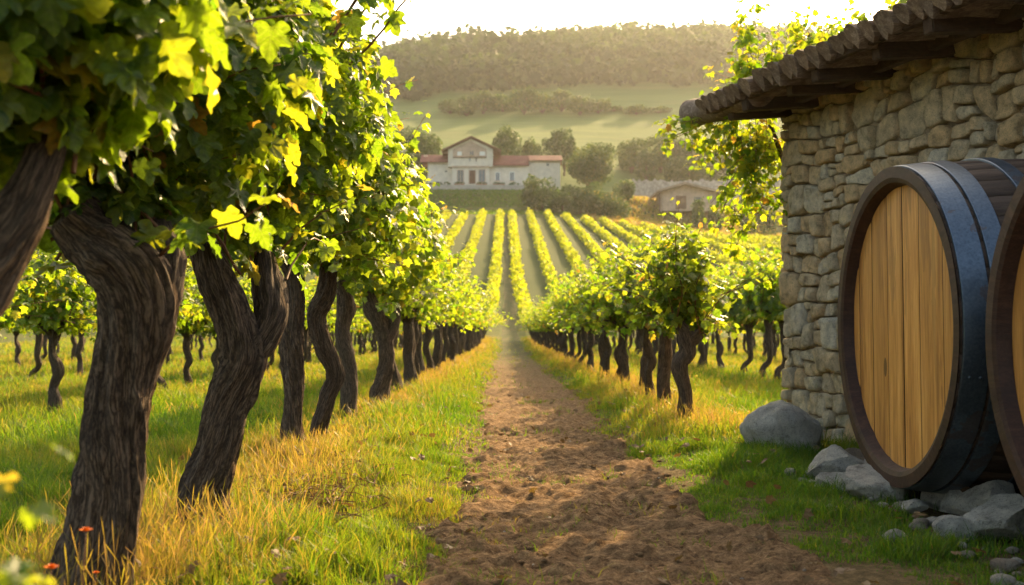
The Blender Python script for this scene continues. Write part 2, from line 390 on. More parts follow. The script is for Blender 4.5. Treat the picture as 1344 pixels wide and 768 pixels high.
def gattr(V):
    x, y = V[:,0], V[:,1]
    s = sst(95, 130, y) * (y < fieldend(x)) * .85
    s2 = (fbm(x*.9, y*.9, 9.1, 3) > .25) * .6 * (y < 60)
    deb = np.exp(-(((x+1.4)/.42)**2 + ((y-7.2)/1.0)**2))*1.6
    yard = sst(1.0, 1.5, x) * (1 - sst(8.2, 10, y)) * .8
    s4 = (1 - sst(-.02, .22, np.abs(x-.42)-.92)) * (y < 60)
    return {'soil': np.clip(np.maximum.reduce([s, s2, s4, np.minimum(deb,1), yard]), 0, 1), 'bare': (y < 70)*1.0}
sheet('ground', gx, gy1, M['ground'], gattr)
def hattr(V):
    x, y = V[:,0], V[:,1]
    return {'dry': sst(30, 60, x) * (1 - sst(370, 410, y)) * .9}
sheet('hills', np.array([-q for q in steps(30, 900, 3, 1.07)][::-1][:-1] + list(np.arange(-30, 30.1, 3)) + steps(30, 900, 3, 1.07)[1:]), gy2, M['hill'], hattr)

# the dirt path, a thin ragged sheet over the ground
def build_path():
    px = np.arange(-1.0, 2.2, .035)
    py = np.array(list(np.arange(1.0, 12, .035)) + steps(12, 299, .04, 1.017)); py = py[py < 299]
    X, Y = np.meshgrid(px, py)
    n = fbm(X*1.3+4, Y*.8, 1.7, 4); c = .42 + .05*np.sin(Y*.11); hw = .80 + .06*np.sin(Y*.35+1) + .2*n + .09*noise3(X*5, Y*4, 3) + .05*noise3(X*13, Y*13, 3) + .22*(1-sst(4, 9, Y))*(X > .4)
    d = hw - np.abs(X - c)
    rise = sst(-.12, .06, d)
    near = 1 - sst(25, 60, Y)
    clod = .065*np.maximum(0, fbm(X*4.5, Y*4.5, 5, 4)) + .032*np.abs(noise3(X*10, Y*16, 2)) + .018*noise3(X*24, Y*29, 2)
    wave = .022*fbm(X*1.1, Y*3.4, 6, 3)*sst(5, 8, Y); rut = -.012*np.exp(-((np.abs(X-.42)-.38)/.14)**2)
    big = .018*noise3(X*1.6, Y*2.6, 7)
    z = zt(X, Y) - .07*(1-rise) + rise*(.022 + near*(clod + rut + big + wave))
    V = np.stack([X.ravel(), Y.ravel(), z.ravel()], 1); i = np.arange(X.size).reshape(X.shape)
    Q = np.stack([i[:-1,:-1].ravel(), i[:-1,1:].ravel(), i[1:,1:].ravel(), i[1:,:-1].ravel()], 1)
    keep = (d.ravel()[Q] > -.13).any(1)
    o = mesh_np('dirt_path', V, [Q[keep]], M['soil'], attrs={'far': sst(14, 62, V[:,1])*1.15}, smooth=True); o['kind'] = 'structure'
build_path()

# ------------------------------------------------------------------ leaf templates and batching
def leaf_template(teeth=True):
    half = [(.05,-.02),(.20,-.16),(.40,-.14),(.55,.06),(.40,.22),(.50,.34),(.60,.54),(.40,.58),(.27,.60),(.26,.78),(.13,.92),(0,1.08)]
    if not teeth: half = [(.30,-.14),(.52,.08),(.42,.26),(.58,.52),(.27,.62),(0,1.05)]
    pts = list(half) + [(-x, y) for x, y in half[:-1][::-1]]
    if teeth:
        q = []
        for i in range(len(pts)):
            a = np.array(pts[i]); b = np.array(pts[(i+1) % len(pts)]); q.append(a)
            if i < len(pts)-1:
                mid = (a+b)/2; out = mid - np.array([0, .35]); out /= np.linalg.norm(out)+1e-6; q.append(mid + out*.035)
        pts = q
    pts = np.array(pts, float)
    V = [(0, .32, .03)]
    for x, y in pts:
        z = .34*abs(x) - .62*(x*x) - .34*(y-.3)**2 + .05*math.sin(x*11+y*7) + .04*math.sin(y*13-x*5)
        V.append((x, y, z))
    V = np.array(V); V[:,1] -= .0
    n = len(pts); Fc = np.array([(0, i+1, (i+1) % n + 1) for i in range(n)])
    return V, Fc
TN, TM = leaf_template(True), leaf_template(False)
TQ = (np.array([(-.5,0,0),(.5,0,.08),(.42,1,0),(-.42,1,.08)]), np.array([(0,1,2,3)]))
TH = (np.array([(0,0,0),(.48,.15,.1),(.5,.6,.08),(0,1,-.08),(-.5,.6,.08),(-.48,.15,.1)]), np.array([(0,1,2,3),(0,3,4,5)]))
def frames(N, U):
    """rotation matrices whose z is N and y near U"""
    N = N / (np.linalg.norm(N, axis=1, keepdims=True) + 1e-9)
    X = np.cross(U, N); X /= (np.linalg.norm(X, axis=1, keepdims=True) + 1e-9)
    Y = np.cross(N, X); return np.stack([X, Y, N], 2)
def batch(tmpl, P, N, U, size, tint):
    T, Fc = tmpl; Rm = frames(N, U); n = len(P)
    V = np.einsum('nij,kj->nki', Rm, T) * size[:,None,None] + P[:,None,:]
    Fs = (Fc[None] + (np.arange(n)*len(T))[:,None,None]).reshape(-1, Fc.shape[1])
    return V.reshape(-1, 3), Fs, np.repeat(tint, len(T))

def tube(P, rad, nseg=10, amp=0.0, seed=0, sub=1, twist=0.0, ridge=7, cap=True, flare=0):
    """swept tube; returns V, quads, bc.  P control points, rad radii"""
    P = np.asarray(P, float); rad = np.asarray(rad, float)
    if sub > 1:
        m = len(P); t = np.linspace(0, m-1, (m-1)*sub+1); k = np.clip(t.astype(int), 0, m-2); f = (t-k)[:,None]
        Pe = np.vstack([2*P[0]-P[1], P, 2*P[-1]-P[-2]])
        p0, p1, p2, p3 = Pe[k], Pe[k+1], Pe[k+2], Pe[k+3]
        P = .5*((2*p1) + (p2-p0)*f + (2*p0-5*p1+4*p2-p3)*f**2 + (3*p1-p0-3*p2+p3)*f**3)
        rad = np.interp(t, np.arange(m), rad)
    T = np.gradient(P, axis=0); T /= np.linalg.norm(T, axis=1, keepdims=True)
    u = np.cross(T[0], [0, 1, 0.13]); u /= np.linalg.norm(u); us = [u]
    for i in range(1, len(P)):
        u = us[-1] - T[i]*np.dot(us[-1], T[i]); us.append(u/np.linalg.norm(u))
    Uv = np.array(us); Wv = np.cross(T, Uv)
    s = np.concatenate([[0], np.cumsum(np.linalg.norm(np.diff(P, axis=0), axis=1))])
    th = np.linspace(0, 2*np.pi, nseg, endpoint=False)[None] + (s*twist)[:,None]
    r = np.repeat(rad[:,None], nseg, 1); c, sn = np.cos(th), np.sin(th); ss = s[:,None]+0*th
    tc, ts = np.cos(th-(s*twist)[:,None]), np.sin(th-(s*twist)[:,None])
    if amp:
        rd = 1-np.abs(noise3(tc*ridge*.45+seed, ts*ridge*.45, ss*1.6)*2); rd2 = 1-np.abs(noise3(tc*ridge+seed*3, ts*ridge, ss*2.6)*2); rd3 = 1-np.abs(noise3(tc*ridge*.9+seed*5, ts*ridge*.9, ss*.9+noise3(tc*2, ts*2, ss*4)*.5)*2.2)
        r = r*(.93 + amp*(.55*rd + .35*rd2 + .45*rd3 - .6) + amp*1.0*noise3(tc*1.1+seed, ts*1.1, ss*3.4) + .45*amp*noise3(tc*ridge*1.6, ts*ridge*1.6, ss*7+seed) + .30*amp*noise3(tc*ridge*3, ts*ridge*3, ss*16+seed))
    if amp > .15:                                               # knots and pruning scars
        kr = np.random.default_rng(int(abs(seed)*97)+3)
        for _ in range(int(6 + s[-1]*7)):
            k0, s0, kw, ka = kr.uniform(0, 6.283), kr.uniform(0, s[-1]), kr.uniform(.18, .45), kr.uniform(.06, .26)
            dth = np.abs((th-(s*twist)[:,None]-k0+np.pi) % (2*np.pi) - np.pi); q_ = (dth/kw)**2 + ((ss-s0)/(kw*.17))**2
            r = r + rad[:,None]*ka*(np.exp(-q_) - .55*np.exp(-q_*7))
    if flare: r = r*(1 + flare*np.exp(-ss/.14)*(1+.35*np.cos(3*th+seed)))
    V = P[:,None] + Uv[:,None]*(r*c)[...,None] + Wv[:,None]*(r*sn)[...,None]
    m = len(P); V = V.reshape(-1, 3); i = np.arange(m*nseg).reshape(m, nseg); j = np.roll(i, -1, 1)
    Q = np.stack([i[:-1].ravel(), j[:-1].ravel(), j[1:].ravel(), i[1:].ravel()], 1)
    bc = np.stack([(tc*.12*(1+seed*0)).ravel()+seed*.37, (ts*.12).ravel(), ss.ravel()], 1)
    if cap:
        V = np.vstack([V, P[-1]+T[-1]*rad[-1]*.5]); bc = np.vstack([bc, bc[-1]]); c_ = len(V)-1
        e = i[-1]; Q = np.vstack([Q, np.stack([e, np.roll(e, -1), np.full(nseg, c_), np.full(nseg, c_)], 1)])
    return V, Q, bc
def join(parts):
    V, Q, B = [], [], []; b = 0
    for v, q, a in parts: V.append(v); Q.append(q+b); B.append(a); b += len(v)
    return np.vstack(V), np.vstack(Q), np.concatenate(B)
def quads_fix(Q):  # split degenerate quads (caps) to triangles
    d = Q[:,2] == Q[:,3]; return [Q[~d], Q[d][:,:3]]
def tube_obj(name, parts, mat, parent=None, world=True, loc=None):
    V, Q, B = join(parts); return mesh_np(name, V, quads_fix(Q), mat, parent, {'bc': B}, True, world, loc)

def grow(start, d, L, rng, step=.075, droop=.5, wob=.18):
    P = [np.array(start, float)]; d = np.array(d, float); d /= np.linalg.norm(d)
    for i in range(int(L/step)):
        d = d + rng.normal(0, wob, 3)*.5; d[2] -= droop*step*(.3 + i*step/max(L, .1)*1.5); d /= np.linalg.norm(d); P.append(P[-1]+d*step)
    return np.array(P)
def shoot_leaves(P, rng, size, per=1.0, off=.09):
    pts = []; nrm = []; up = []; sz = []
    n = len(P)
    for i in range(1, n):
        for _ in range(int(per + rng.random())):
            a = rng.normal(0, 1, 3); a /= np.linalg.norm(a); p = P[i] + a*off*rng.uniform(.4, 1.3)
            N = np.array([0,0,.75]) + a*.9 + rng.normal(0, .35, 3)
            U = a + np.array([0,0,-.8]) + rng.normal(0, .3, 3)
            pts.append(p); nrm.append(N); up.append(U); sz.append(size*rng.uniform(.55, 1.2)*(1-.35*(i/n)**3))
    return pts, nrm, up, sz
def foliage(rng, shoots, size, tmpl, filler=0, ctr=None, rad=None, per=1.3, tint=(.40,.22)):
    A = [], [], [], []
    for P in shoots:
        for a, b in zip(A, shoot_leaves(P, rng, size, per)): a += b
    for i in range(filler):
        v = rng.normal(0, 1, 3); v /= np.linalg.norm(v); v *= rng.uniform(.35, 1.0)**.5
        p = np.array(ctr) + v*np.array(rad); A[0].append(p); A[1].append(v*.8+np.array([0,0,.6])+rng.normal(0,.5,3)); A[2].append(v+np.array([0,0,-.9])+rng.normal(0,.3,3)); A[3].append(size*rng.uniform(.6,1.15))
    P, N, U, s = map(np.array, A)
    t = np.clip(rng.normal(tint[0], tint[1], len(P)), 0, .93)
    t = np.where(rng.random(len(P)) < .012, 1.0, t)
    return batch(tmpl, P, N, U, s, t)

# ------------------------------------------------------------------ grapevines
def wander(rng, base, top, r0, r1, k=5, w=.10):
    P = [np.array(base, float)]
    for i in range(1, k):
        t = i/k; P.append(np.array(base)*(1-t) + np.array(top)*t + np.array([rng.normal(0, w), rng.normal(0, w), rng.normal(0, .02)]))
    P.append(np.array(top, float)); rd = [r0*1.12] + [r0*(1-t/k)+r1*(t/k) + rng.normal(0, .012) for t in range(1, k)] + [r1]
    return P, rd
def vine_parts(rng, h, r, lean=(0,0), arms=3, nseg=18, sub=6, spread=.55, amp=.16, spine=None, radii=None):
    seed = rng.uniform(0, 90)
    if spine is None: spine, radii = wander(rng, (0,0,-.12), (lean[0], lean[1], h), r, r*.85, 5, .026)
    tb = [tube(spine, radii, nseg, amp, seed, sub, rng.uniform(-1.5, 1.5), flare=.28)]
    top = np.array(spine[-1]); tips = []
    kb = np.array([top - [0,0,.08], top + [0,0,.03], top+[0,0,.12]]); tb.append(tube(kb, [radii[-1]*1.0, radii[-1]*1.35, radii[-1]*.7], nseg, amp*1.5, seed+4, 3))
    for a in range(arms):
        an = rng.uniform(0, 6.28) if arms > 3 else a*6.28/arms + rng.uniform(-.5, .5)
        d = np.array([math.cos(an)*.7, math.sin(an), 0])
        p1 = top + d*.10 + [0,0,.04]; p2 = top + d*spread*.5 + [0,0,rng.uniform(.10,.2)]; p3 = top + d*spread + [0,0,rng.uniform(.2,.42)]
        tb.append(tube([top-[0,0,.06], p1, p2, p3], [radii[-1]*.75, radii[-1]*.62, radii[-1]*.45, radii[-1]*.3], max(8, nseg//2), amp, seed+a, max(2, sub//2)))
        tips += [p2, p3]
    tips.append(top+np.array([0,0,.12]))
    return tb, tips
def vine_shoots(rng, tips, n, L, zlim, dirx=.5, droop=.55):
    sh = []
    for i in range(n):
        s = tips[i % len(tips)] + rng.normal(0, .05, 3); an = rng.uniform(0, 6.28)
        tilt = rng.uniform(.05, 1.15)
        d = (math.cos(an)*tilt*dirx, math.sin(an)*tilt, 1.0 if rng.random() < .8 else .1)
        P = grow(s, d, rng.uniform(*L), rng, .085, droop); sh.append(P[P[:,2] > zlim])
    return [p for p in sh if len(p) > 3]
def proto_vine(i, h, r, top, width, n=17):
    rng = np.random.default_rng(100+i)
    root = empty('grapevine')
    tb, tips = vine_parts(rng, h, r, (rng.normal(0, .06), rng.normal(0, .06)), arms=3+(i % 2), nseg=26, sub=8, amp=.2)
    tube_obj('trunk', tb, M['bark_far'], root)
    sh = vine_shoots(rng, tips, n+16, ((top-h)*.55, (top-h)*1.25), h-.14, width*1.35, .38)
    V, Fc, t = foliage(rng, sh, .112, TM, 800, (0,0,h+(top-h)*.50), (width, .95, (top-h)*.46), 1.9)
    mesh_np('foliage', V, [Fc], M['leaf'], root, {'tint': t})
    cn = [tube(P[::3], np.linspace(.008, .003, len(P[::3])), 4) for P in sh if len(P[::3]) > 2]
    tube_obj('canes', cn, M['cane'], root)
    return root
def copy_thing(root, loc, rz, sc):
    r = root.copy(); COL.objects.link(r); r.location = loc; r.rotation_euler = (0, 0, rz); r.scale = sc
    for ch in root.children:
        c = ch.copy(); COL.objects.link(c); c.parent = r
    return r
ORD = ['first','second','third','fourth','fifth','sixth','seventh','eighth','ninth','tenth','eleventh','twelfth']
protoL = [proto_vine(i, 1.50, .115, 3.15, .62, 20) for i in range(4)]       # tall: left row
protoR = [proto_vine(10+i, 1.18, .088, 2.65, .38, 20) for i in range(4)]    # lower: right rows
used = set()
VG = 'old grapevines of the vineyard rows'
def place_vine(proto, x, y, rng, label, sc=1.0, szz=None):
    rz = rng.uniform(-.5, .5) + (math.pi if rng.random() < .5 else 0)
    s = sc*rng.uniform(.93, 1.07); S3 = (s, s, (szz or s)*rng.uniform(.94, 1.06))
    loc = (x, y, float(zt(x, y)) - .01)
    if proto.name not in used:
        used.add(proto.name); r = proto; r.location = loc; r.rotation_euler = (0,0,rz); r.scale = S3
    else: r = copy_thing(proto, loc, rz, S3)
    return tag(r, label, 'grapevine', VG)
rng = np.random.default_rng(7)
# --- hand built vines of the left row (the first ones, next to the camera)
def hero(spine, radii, label, arms=(), canopy=None, nsh=22, size=.15, seed=0, L=(1.1, 1.9), fill=650, tmpl=TM, extra=(), nseg=72, sub=22, amp=.21, droop=.5, zlim=1.5):
    rg = np.random.default_rng(500+seed); root = empty('grapevine', (spine[0][0], spine[0][1], float(zt(spine[0][0], spine[0][1]))))
    tag(root, label, 'grapevine', VG)
    tb = [tube(spine, radii, nseg, amp, seed*7.3, sub, .9 if seed % 2 else -1.1, 8, flare=.30)]
    for P, rd in arms: tb.append(tube(P, rd, max(14, nseg*2//3), amp*1.1, seed*3+1.7, max(4, sub//2), .6, 7))
    tube_obj('trunk', tb, M['bark'], root)
    c, rr = canopy; tips = [np.array(spine[-1])] + [np.array(P[-1]) for P, _ in arms] + [np.array(P[len(P)//2]) for P, _ in arms]
    for k in range(3): tips.append(np.array(c) + rg.normal(0, .3, 3)*np.array(rr) - np.array([0,0,rr[2]*.6]))
    sh = vine_shoots(rg, tips, nsh, L, zlim, .8, droop) + [grow(s, d, l, rg, .08, dr, .1) for s, d, l, dr in extra]
    if c[0] < 0:                                                # keep the shoots out of the path corridor
        xm = -.88 if c[1] > 4 else -.75
        sh = [P[:max(4, int(np.argmax((P[:,0] > xm) & (P[:,2] < 2.95))) if ((P[:,0] > xm) & (P[:,2] < 2.95)).any() else len(P))] for P in sh]
    V, Fc, t = foliage(rg, sh, size, tmpl, fill, c, rr, 1.35)
    lc = np.tile(tmpl[0], (len(V)//len(tmpl[0]), 1)); mesh_np('foliage', V, [Fc], M['leaf_near'], root, {'tint': t, 'lc': lc}, smooth=True)
    cn = [tube(P[::2], np.linspace(.009, .003, len(P[::2])), 5) for P in sh if len(P[::2]) > 2]
    tube_obj('canes', cn, M['cane'], root)
    return root
Z = lambda px, py, Y: tuple(at(px, py, Y))
# vine 0: nearest, mostly outside the frame
hero([(-2.0,2.9,-.1), (-1.96,2.9,.5), (-1.78,2.92,1.0), (-1.60,2.95,1.3), (-1.47,3.0,1.52), (-1.40,3.05,1.78)], [.15,.13,.12,.10,.085,.06],
     'nearest vine, blurred dark limb reaching in at the left edge with large dark leaves', (), ((-1.65,3.1,2.35), (.75,.75,.62)), 22, .15, 1, fill=900, tmpl=TN,
     extra=[((-1.3,2.6,2.45), (.5,-.5,.1), .7, .5), ((-1.15,2.5,2.3),(.4,-.3,.4),.6,.5), ((-1.5,2.3,2.2),(.5,-.3,.3),.6,.6), ((-1.2,2.9,2.4),(.5,.1,.5),.6,.5)], zlim=1.55)
# vine 1
hero([Z(105,835,4.4), Z(128,740,4.4), Z(152,640,4.4), Z(163,520,4.4), Z(180,425,4.4), Z(170,365,4.4), Z(128,318,4.4), Z(92,282,4.35)],
     [.18,.162,.152,.143,.158,.186,.155,.115], 'thickest grapevine trunk, leaning left at its top, right beside the camera',
     [([Z(178,420,4.4), Z(205,385,4.45), Z(212,345,4.5), Z(205,300,4.6)], [.105,.12,.105,.08])],
     ((-1.85,4.95,2.55), (.95,.95,.80)), 30, .13, 2, fill=1900, tmpl=TN,
     extra=[((-1.4,4.6,2.9),(.6,-.2,.7),.7,.5), ((-1.3,4.9,2.9),(.6,-.2,.6),.7,.5)])
# vine 2
hero([Z(272,700,6.0), Z(272,655,6.0), Z(288,590,6.0), Z(302,530,6.0), Z(322,470,6.0), Z(306,415,6.0), Z(284,370,6.0), Z(268,325,6.0)],
     [.16,.138,.128,.134,.146,.118,.112,.10], 'forked grapevine with an elbow in its trunk, second in the row left of the path',
     [([Z(325,475,6.0), Z(342,450,6.05), Z(356,415,6.1), Z(352,375,6.2), Z(345,335,6.3)], [.09,.10,.11,.10,.07])],
     ((-1.75,6.6,2.75), (.95,1.0,.85)), 30, .122, 3, fill=1900, tmpl=TN,
     extra=[((-1.1,6.4,3.0),(.55,-.3,.9),1.3,.35), ((-1.0,6.3,2.9),(.8,-.2,.6),1.1,.5), ((-1.05,6.0,3.0),(.6,-.1,.8),1.0,.3)])
# vines 3, 4
hero([Z(388,605,9.8), Z(386,560,9.8), Z(387,500,9.8), Z(384,440,9.8), Z(388,390,9.8), Z(386,345,9.8)], [.125,.105,.10,.11,.105,.095],
     'straight upright grapevine trunk, third in the row left of the path', [([Z(386,360,9.8), Z(372,338,9.8), Z(360,320,9.9)], [.09,.07,.05])],
     ((-1.85,9.7,2.75), (.95,.9,.85)), 28, .118, 4, fill=1500,
     extra=[])
hero([Z(420,600,10.5), Z(420,570,10.5), Z(430,525,10.5), Z(440,490,10.5), Z(424,450,10.5), Z(415,415,10.5), Z(428,385,10.5), Z(430,350,10.5)], [.11,.092,.086,.09,.09,.102,.108,.08],
     'wavy S-shaped grapevine trunk just behind the straight one, left of the path', [], ((-1.75,10.7,2.7), (.9,.9,.85)), 28, .118, 5, fill=1400,
     extra=[])
hero([Z(462,570,13.4), Z(458,540,13.4), Z(460,490,13.4), Z(450,440,13.4), Z(455,400,13.4), Z(450,370,13.4)], [.14,.12,.115,.12,.13,.11],
     'fifth grapevine in the row left of the path, slightly bowed trunk', [], ((-1.95,13.2,2.7), (1.0,1.0,.9)), 28, .118, 6, fill=1500, nseg=30, sub=8)
hero([Z(503,550,15.8), Z(500,520,15.8), Z(507,480,15.8), Z(505,445,15.8), Z(492,410,15.8), Z(480,385,15.8)], [.18,.155,.13,.145,.15,.10],
     'stout grapevine with a wide foot, sixth in the row left of the path', [([Z(507,450,15.8), Z(520,420,15.9), Z(518,400,16)], [.10,.09,.07])],
     ((-1.85,15.6,2.65), (.95,1.0,.9)), 28, .118, 7, fill=1500, nseg=30, sub=8)
hero([Z(900,572,12.7), Z(900,545,12.7), Z(897,510,12.7), Z(893,480,12.7), Z(902,462,12.7), Z(898,440,12.7), Z(892,425,12.7)], [.115,.095,.088,.098,.12,.11,.085],
     'nearest grapevine right of the path, with a swollen knot high on its trunk', [([Z(898,455,12.7), Z(915,440,12.7), Z(922,425,12.8)], [.10,.085,.06])],
     ((2.25, 12.7, 1.95), (.36,.42,.62)), 46, .105, 20, fill=480, nseg=30, sub=8, L=(.7, 1.5), zlim=1.1, droop=.35)
hero([Z(872,555,14.2), Z(872,530,14.2), Z(871,500,14.2), Z(874,470,14.2), Z(872,440,14.2)], [.115,.10,.093,.10,.085],
     'second grapevine of the row right of the path, thick straight trunk', [], ((2.2, 14.3, 1.8), (.38,.5,.55)), 36, .105, 21, fill=450, nseg=26, sub=8, L=(.6, 1.2), zlim=1.1, droop=.4)
# --- the rest of the rows
def row(x0, ys, protos, lab, n_unique, side, jit=.12, hscale=1.0, start=0):
    k = start
    for y in ys:
        x = x0 + rng.normal(0, jit); yy = y + rng.normal(0, .15)
        lb = (f'{ORD[k]} grapevine from the camera in {lab}' if k < min(n_unique, len(ORD)) else f'small far grapevine in {lab}')
        place_vine(protos[rng.integers(len(protos))], x, yy, rng, lb, hscale); k += 1
row(-2.0, list(np.arange(17.9, 88, 1.9)), protoL, 'the row along the left side of the dirt path', 12, -1, .08, 1.0, 6)
row(2.38, list(np.arange(16.0, 88, 1.7)), protoR, 'the row along the right side of the dirt path', 12, 1, .06, 1.0, 2)
row(-6.6, [12.2, 14.8] + list(np.arange(17, 70, 2.1)), protoR, 'the second row left of the path', 12, -1, .15)
row(-11.2, list(np.arange(14.5, 70, 2.3)), protoR, 'the third row left of the path', 8, -1, .2)
row(-16, list(np.arange(20, 72, 2.5)), protoR, 'the fourth row left of the path', 4, -1, .2)
row(-21, list(np.arange(26, 74, 3.0)), protoR, 'the fifth row left of the path', 0, -1, .2)
row(6.6, list(np.arange(17.5, 76, 2.1)), protoR, 'the second row right of the path', 8, 1, .15, 1.16)
row(11.2, list(np.arange(28, 76, 2.3)), protoR, 'the third row right of the path', 5, 1, .2)
row(15.8, list(np.arange(38, 80, 2.5)), protoR, 'the fourth row right of the path', 0, 1, .2)
row(20.4, list(np.arange(50, 80, 2.6)), protoR, 'the fifth row right of the path', 0, 1, .2)

# --- far vineyard rows as one mass
def hill_rows():
    rg = np.random.default_rng(3); P = []; Sz = []; V_, Q_ = [], []; b = 0
    tr = MB()
    for side in (-1, 1):
        for k in range(0, 22 if side > 0 else 11):
            xn = (2.38 + 4.6*k) if side > 0 else (-2.0 - 4.6*k); xf = (1.75 + 5.2*k) if side > 0 else (-1.7 - 5.2*k)
            y0 = 88 if k == 0 else (70 + 2*k if k < 5 else 62 + k*4); ye = float(fieldend(np.array(xf))) - (4 + 2*rg.random())
            if ye < y0: continue
            dens = 42; n = int((ye-y0)*dens)
            y = np.sort(rg.uniform(y0, ye, n)); wv = vwarp(y); x = xn*(1-wv) + xf*wv
            hw = .62*(1-wv) + .84*wv; top = 2.55*(1-wv) + 1.9*wv; bot = 1.1*(1-wv) + .35*wv
            vig = 1 + .26*noise3(x*.2, y*.45, 3) + .18*noise3(x, y*1.7, 3)
            th = rg.uniform(0, np.pi, n); rr = rg.uniform(.55, 1.05, n)
            px = x + np.cos(th)*hw*rr*vig; pz = zt(x, y, False) + bot + (top*vig-bot)*(.12 + .88*np.sin(th)*rr)*rg.uniform(.45, 1.0, n)**.5
            P.append(np.stack([px, y, pz], 1)); Sz.append(np.interp(y, [70, 150, 300], [.22, .34, .55])*rg.uniform(.6, 1.3, n))
            if k < 4:
                for yy in np.arange(y0, 125, 2.0):
                    xx = float(xn*(1-vwarp(yy)) + xf*vwarp(yy)); z0 = float(zt(xx, yy, False)); tr.cyl((xx, yy, z0-.1), (xx+rg.normal(0,.08), yy, z0+1.3), .11, .09, 5)
    P = np.vstack(P); Sz = np.concatenate(Sz); n = len(P)
    N = rg.normal(0, 1, (n, 3)) + [0, 0, .5]; U = rg.normal(0, 1, (n, 3)); t = np.clip(rg.normal(.45, .25, n), 0, 1)
    V, Fc, T = batch(TH, P - U*0, N, U, Sz, t)
    o = mesh_np('vineyard_rows', V, [Fc], M['hedge'], attrs={'tint': T}); tag(o, 'trained vine rows running up the hillside towards the villa', 'vine rows', kind='stuff')
    o.data.materials.append(M['bark_far'])
    tm = MB(); o2 = tr.build('trunks', M['bark_far'], o); o2['kind'] = 'stuff'
hill_rows()

# ------------------------------------------------------------------ grass
def blades(name, mat, P, h, wd, tint, lean, rg, label, cat, bend=.5, seed_heads=False):
    n = len(P); an = rg.uniform(0, 6.283, n); face = rg.uniform(0, 6.283, n)
    d = np.stack([np.cos(an), np.sin(an), 0*an], 1)*(lean*h)[:,None]; s = np.stack([np.cos(face), np.sin(face), 0*an], 1)*(wd/2)[:,None]
    up = np.zeros((n,3)); up[:,2] = h
    a = P - s; b = P + s; mid = P + up*.55 + d*.35; tip = P + up*(1-.25*lean[:,None]) + d
    if seed_heads:
        V = np.stack([a*.5+P*.5, b*.5+P*.5, mid+s*.5, mid-s*.5, mid*.3+tip*.7-s*1.9, mid*.3+tip*.7+s*1.9, tip], 1)
        Q = np.array([(0,1,2,3), (3,2,5,4)]); T = np.array([(4,5,6)]); k = 7
    else:
        V = np.stack([a, b, mid+s*.75, mid-s*.75, tip], 1); Q = np.array([(0,1,2,3)]); T = np.array([(3,2,4)]); k = 5
    o = (np.arange(n)*k)[:,None,None]
    ob = mesh_np(name, V.reshape(-1,3), [(Q[None]+o).reshape(-1,4), (T[None]+o).reshape(-1,3)], mat, attrs={'tint': np.repeat(tint, k)})
    return tag(ob, label, cat, kind='stuff')
def pathd(x, y):
    n = fbm(x*1.3+4, y*.8, 1.7, 4); c = .42 + .05*np.sin(y*.11); hw = .80 + .06*np.sin(y*.35+1) + .2*n + .09*noise3(x*5, y*4, 3) + .05*noise3(x*13, y*13, 3) + .22*(1-sst(4, 9, y))*(x > .4)
    return np.abs(x-c) - hw      # >0 outside
def scatter(rg, n, x0, x1, y0, y1):
    u = rg.random(n*3); y = y0 + (y1-y0)*u; x = rg.uniform(0, 1, n*3)
    lo = np.maximum(x0, -.56*y - .8); hi = np.minimum(x1, .56*y + .8); x = lo + (hi-lo)*x
    keep = rg.random(n*3) < (hi-lo)/(x1-x0)
    return x[keep][:n], y[keep][:n]
WD = np.array([math.sin(R(16)), -math.cos(R(16))])            # along the stone wall, towards the camera
WN = np.array([-math.cos(R(16)), -math.sin(R(16))])           # out of the wall
WC = np.array([3.32, 11.6])                                   # far corner of the wall
def wall_out(x, y): return (x-WC[0])*WN[0] + (y-WC[1])*WN[1]
def wall_s(x, y): return (x-WC[0])*WD[0] + (y-WC[1])*WD[1]
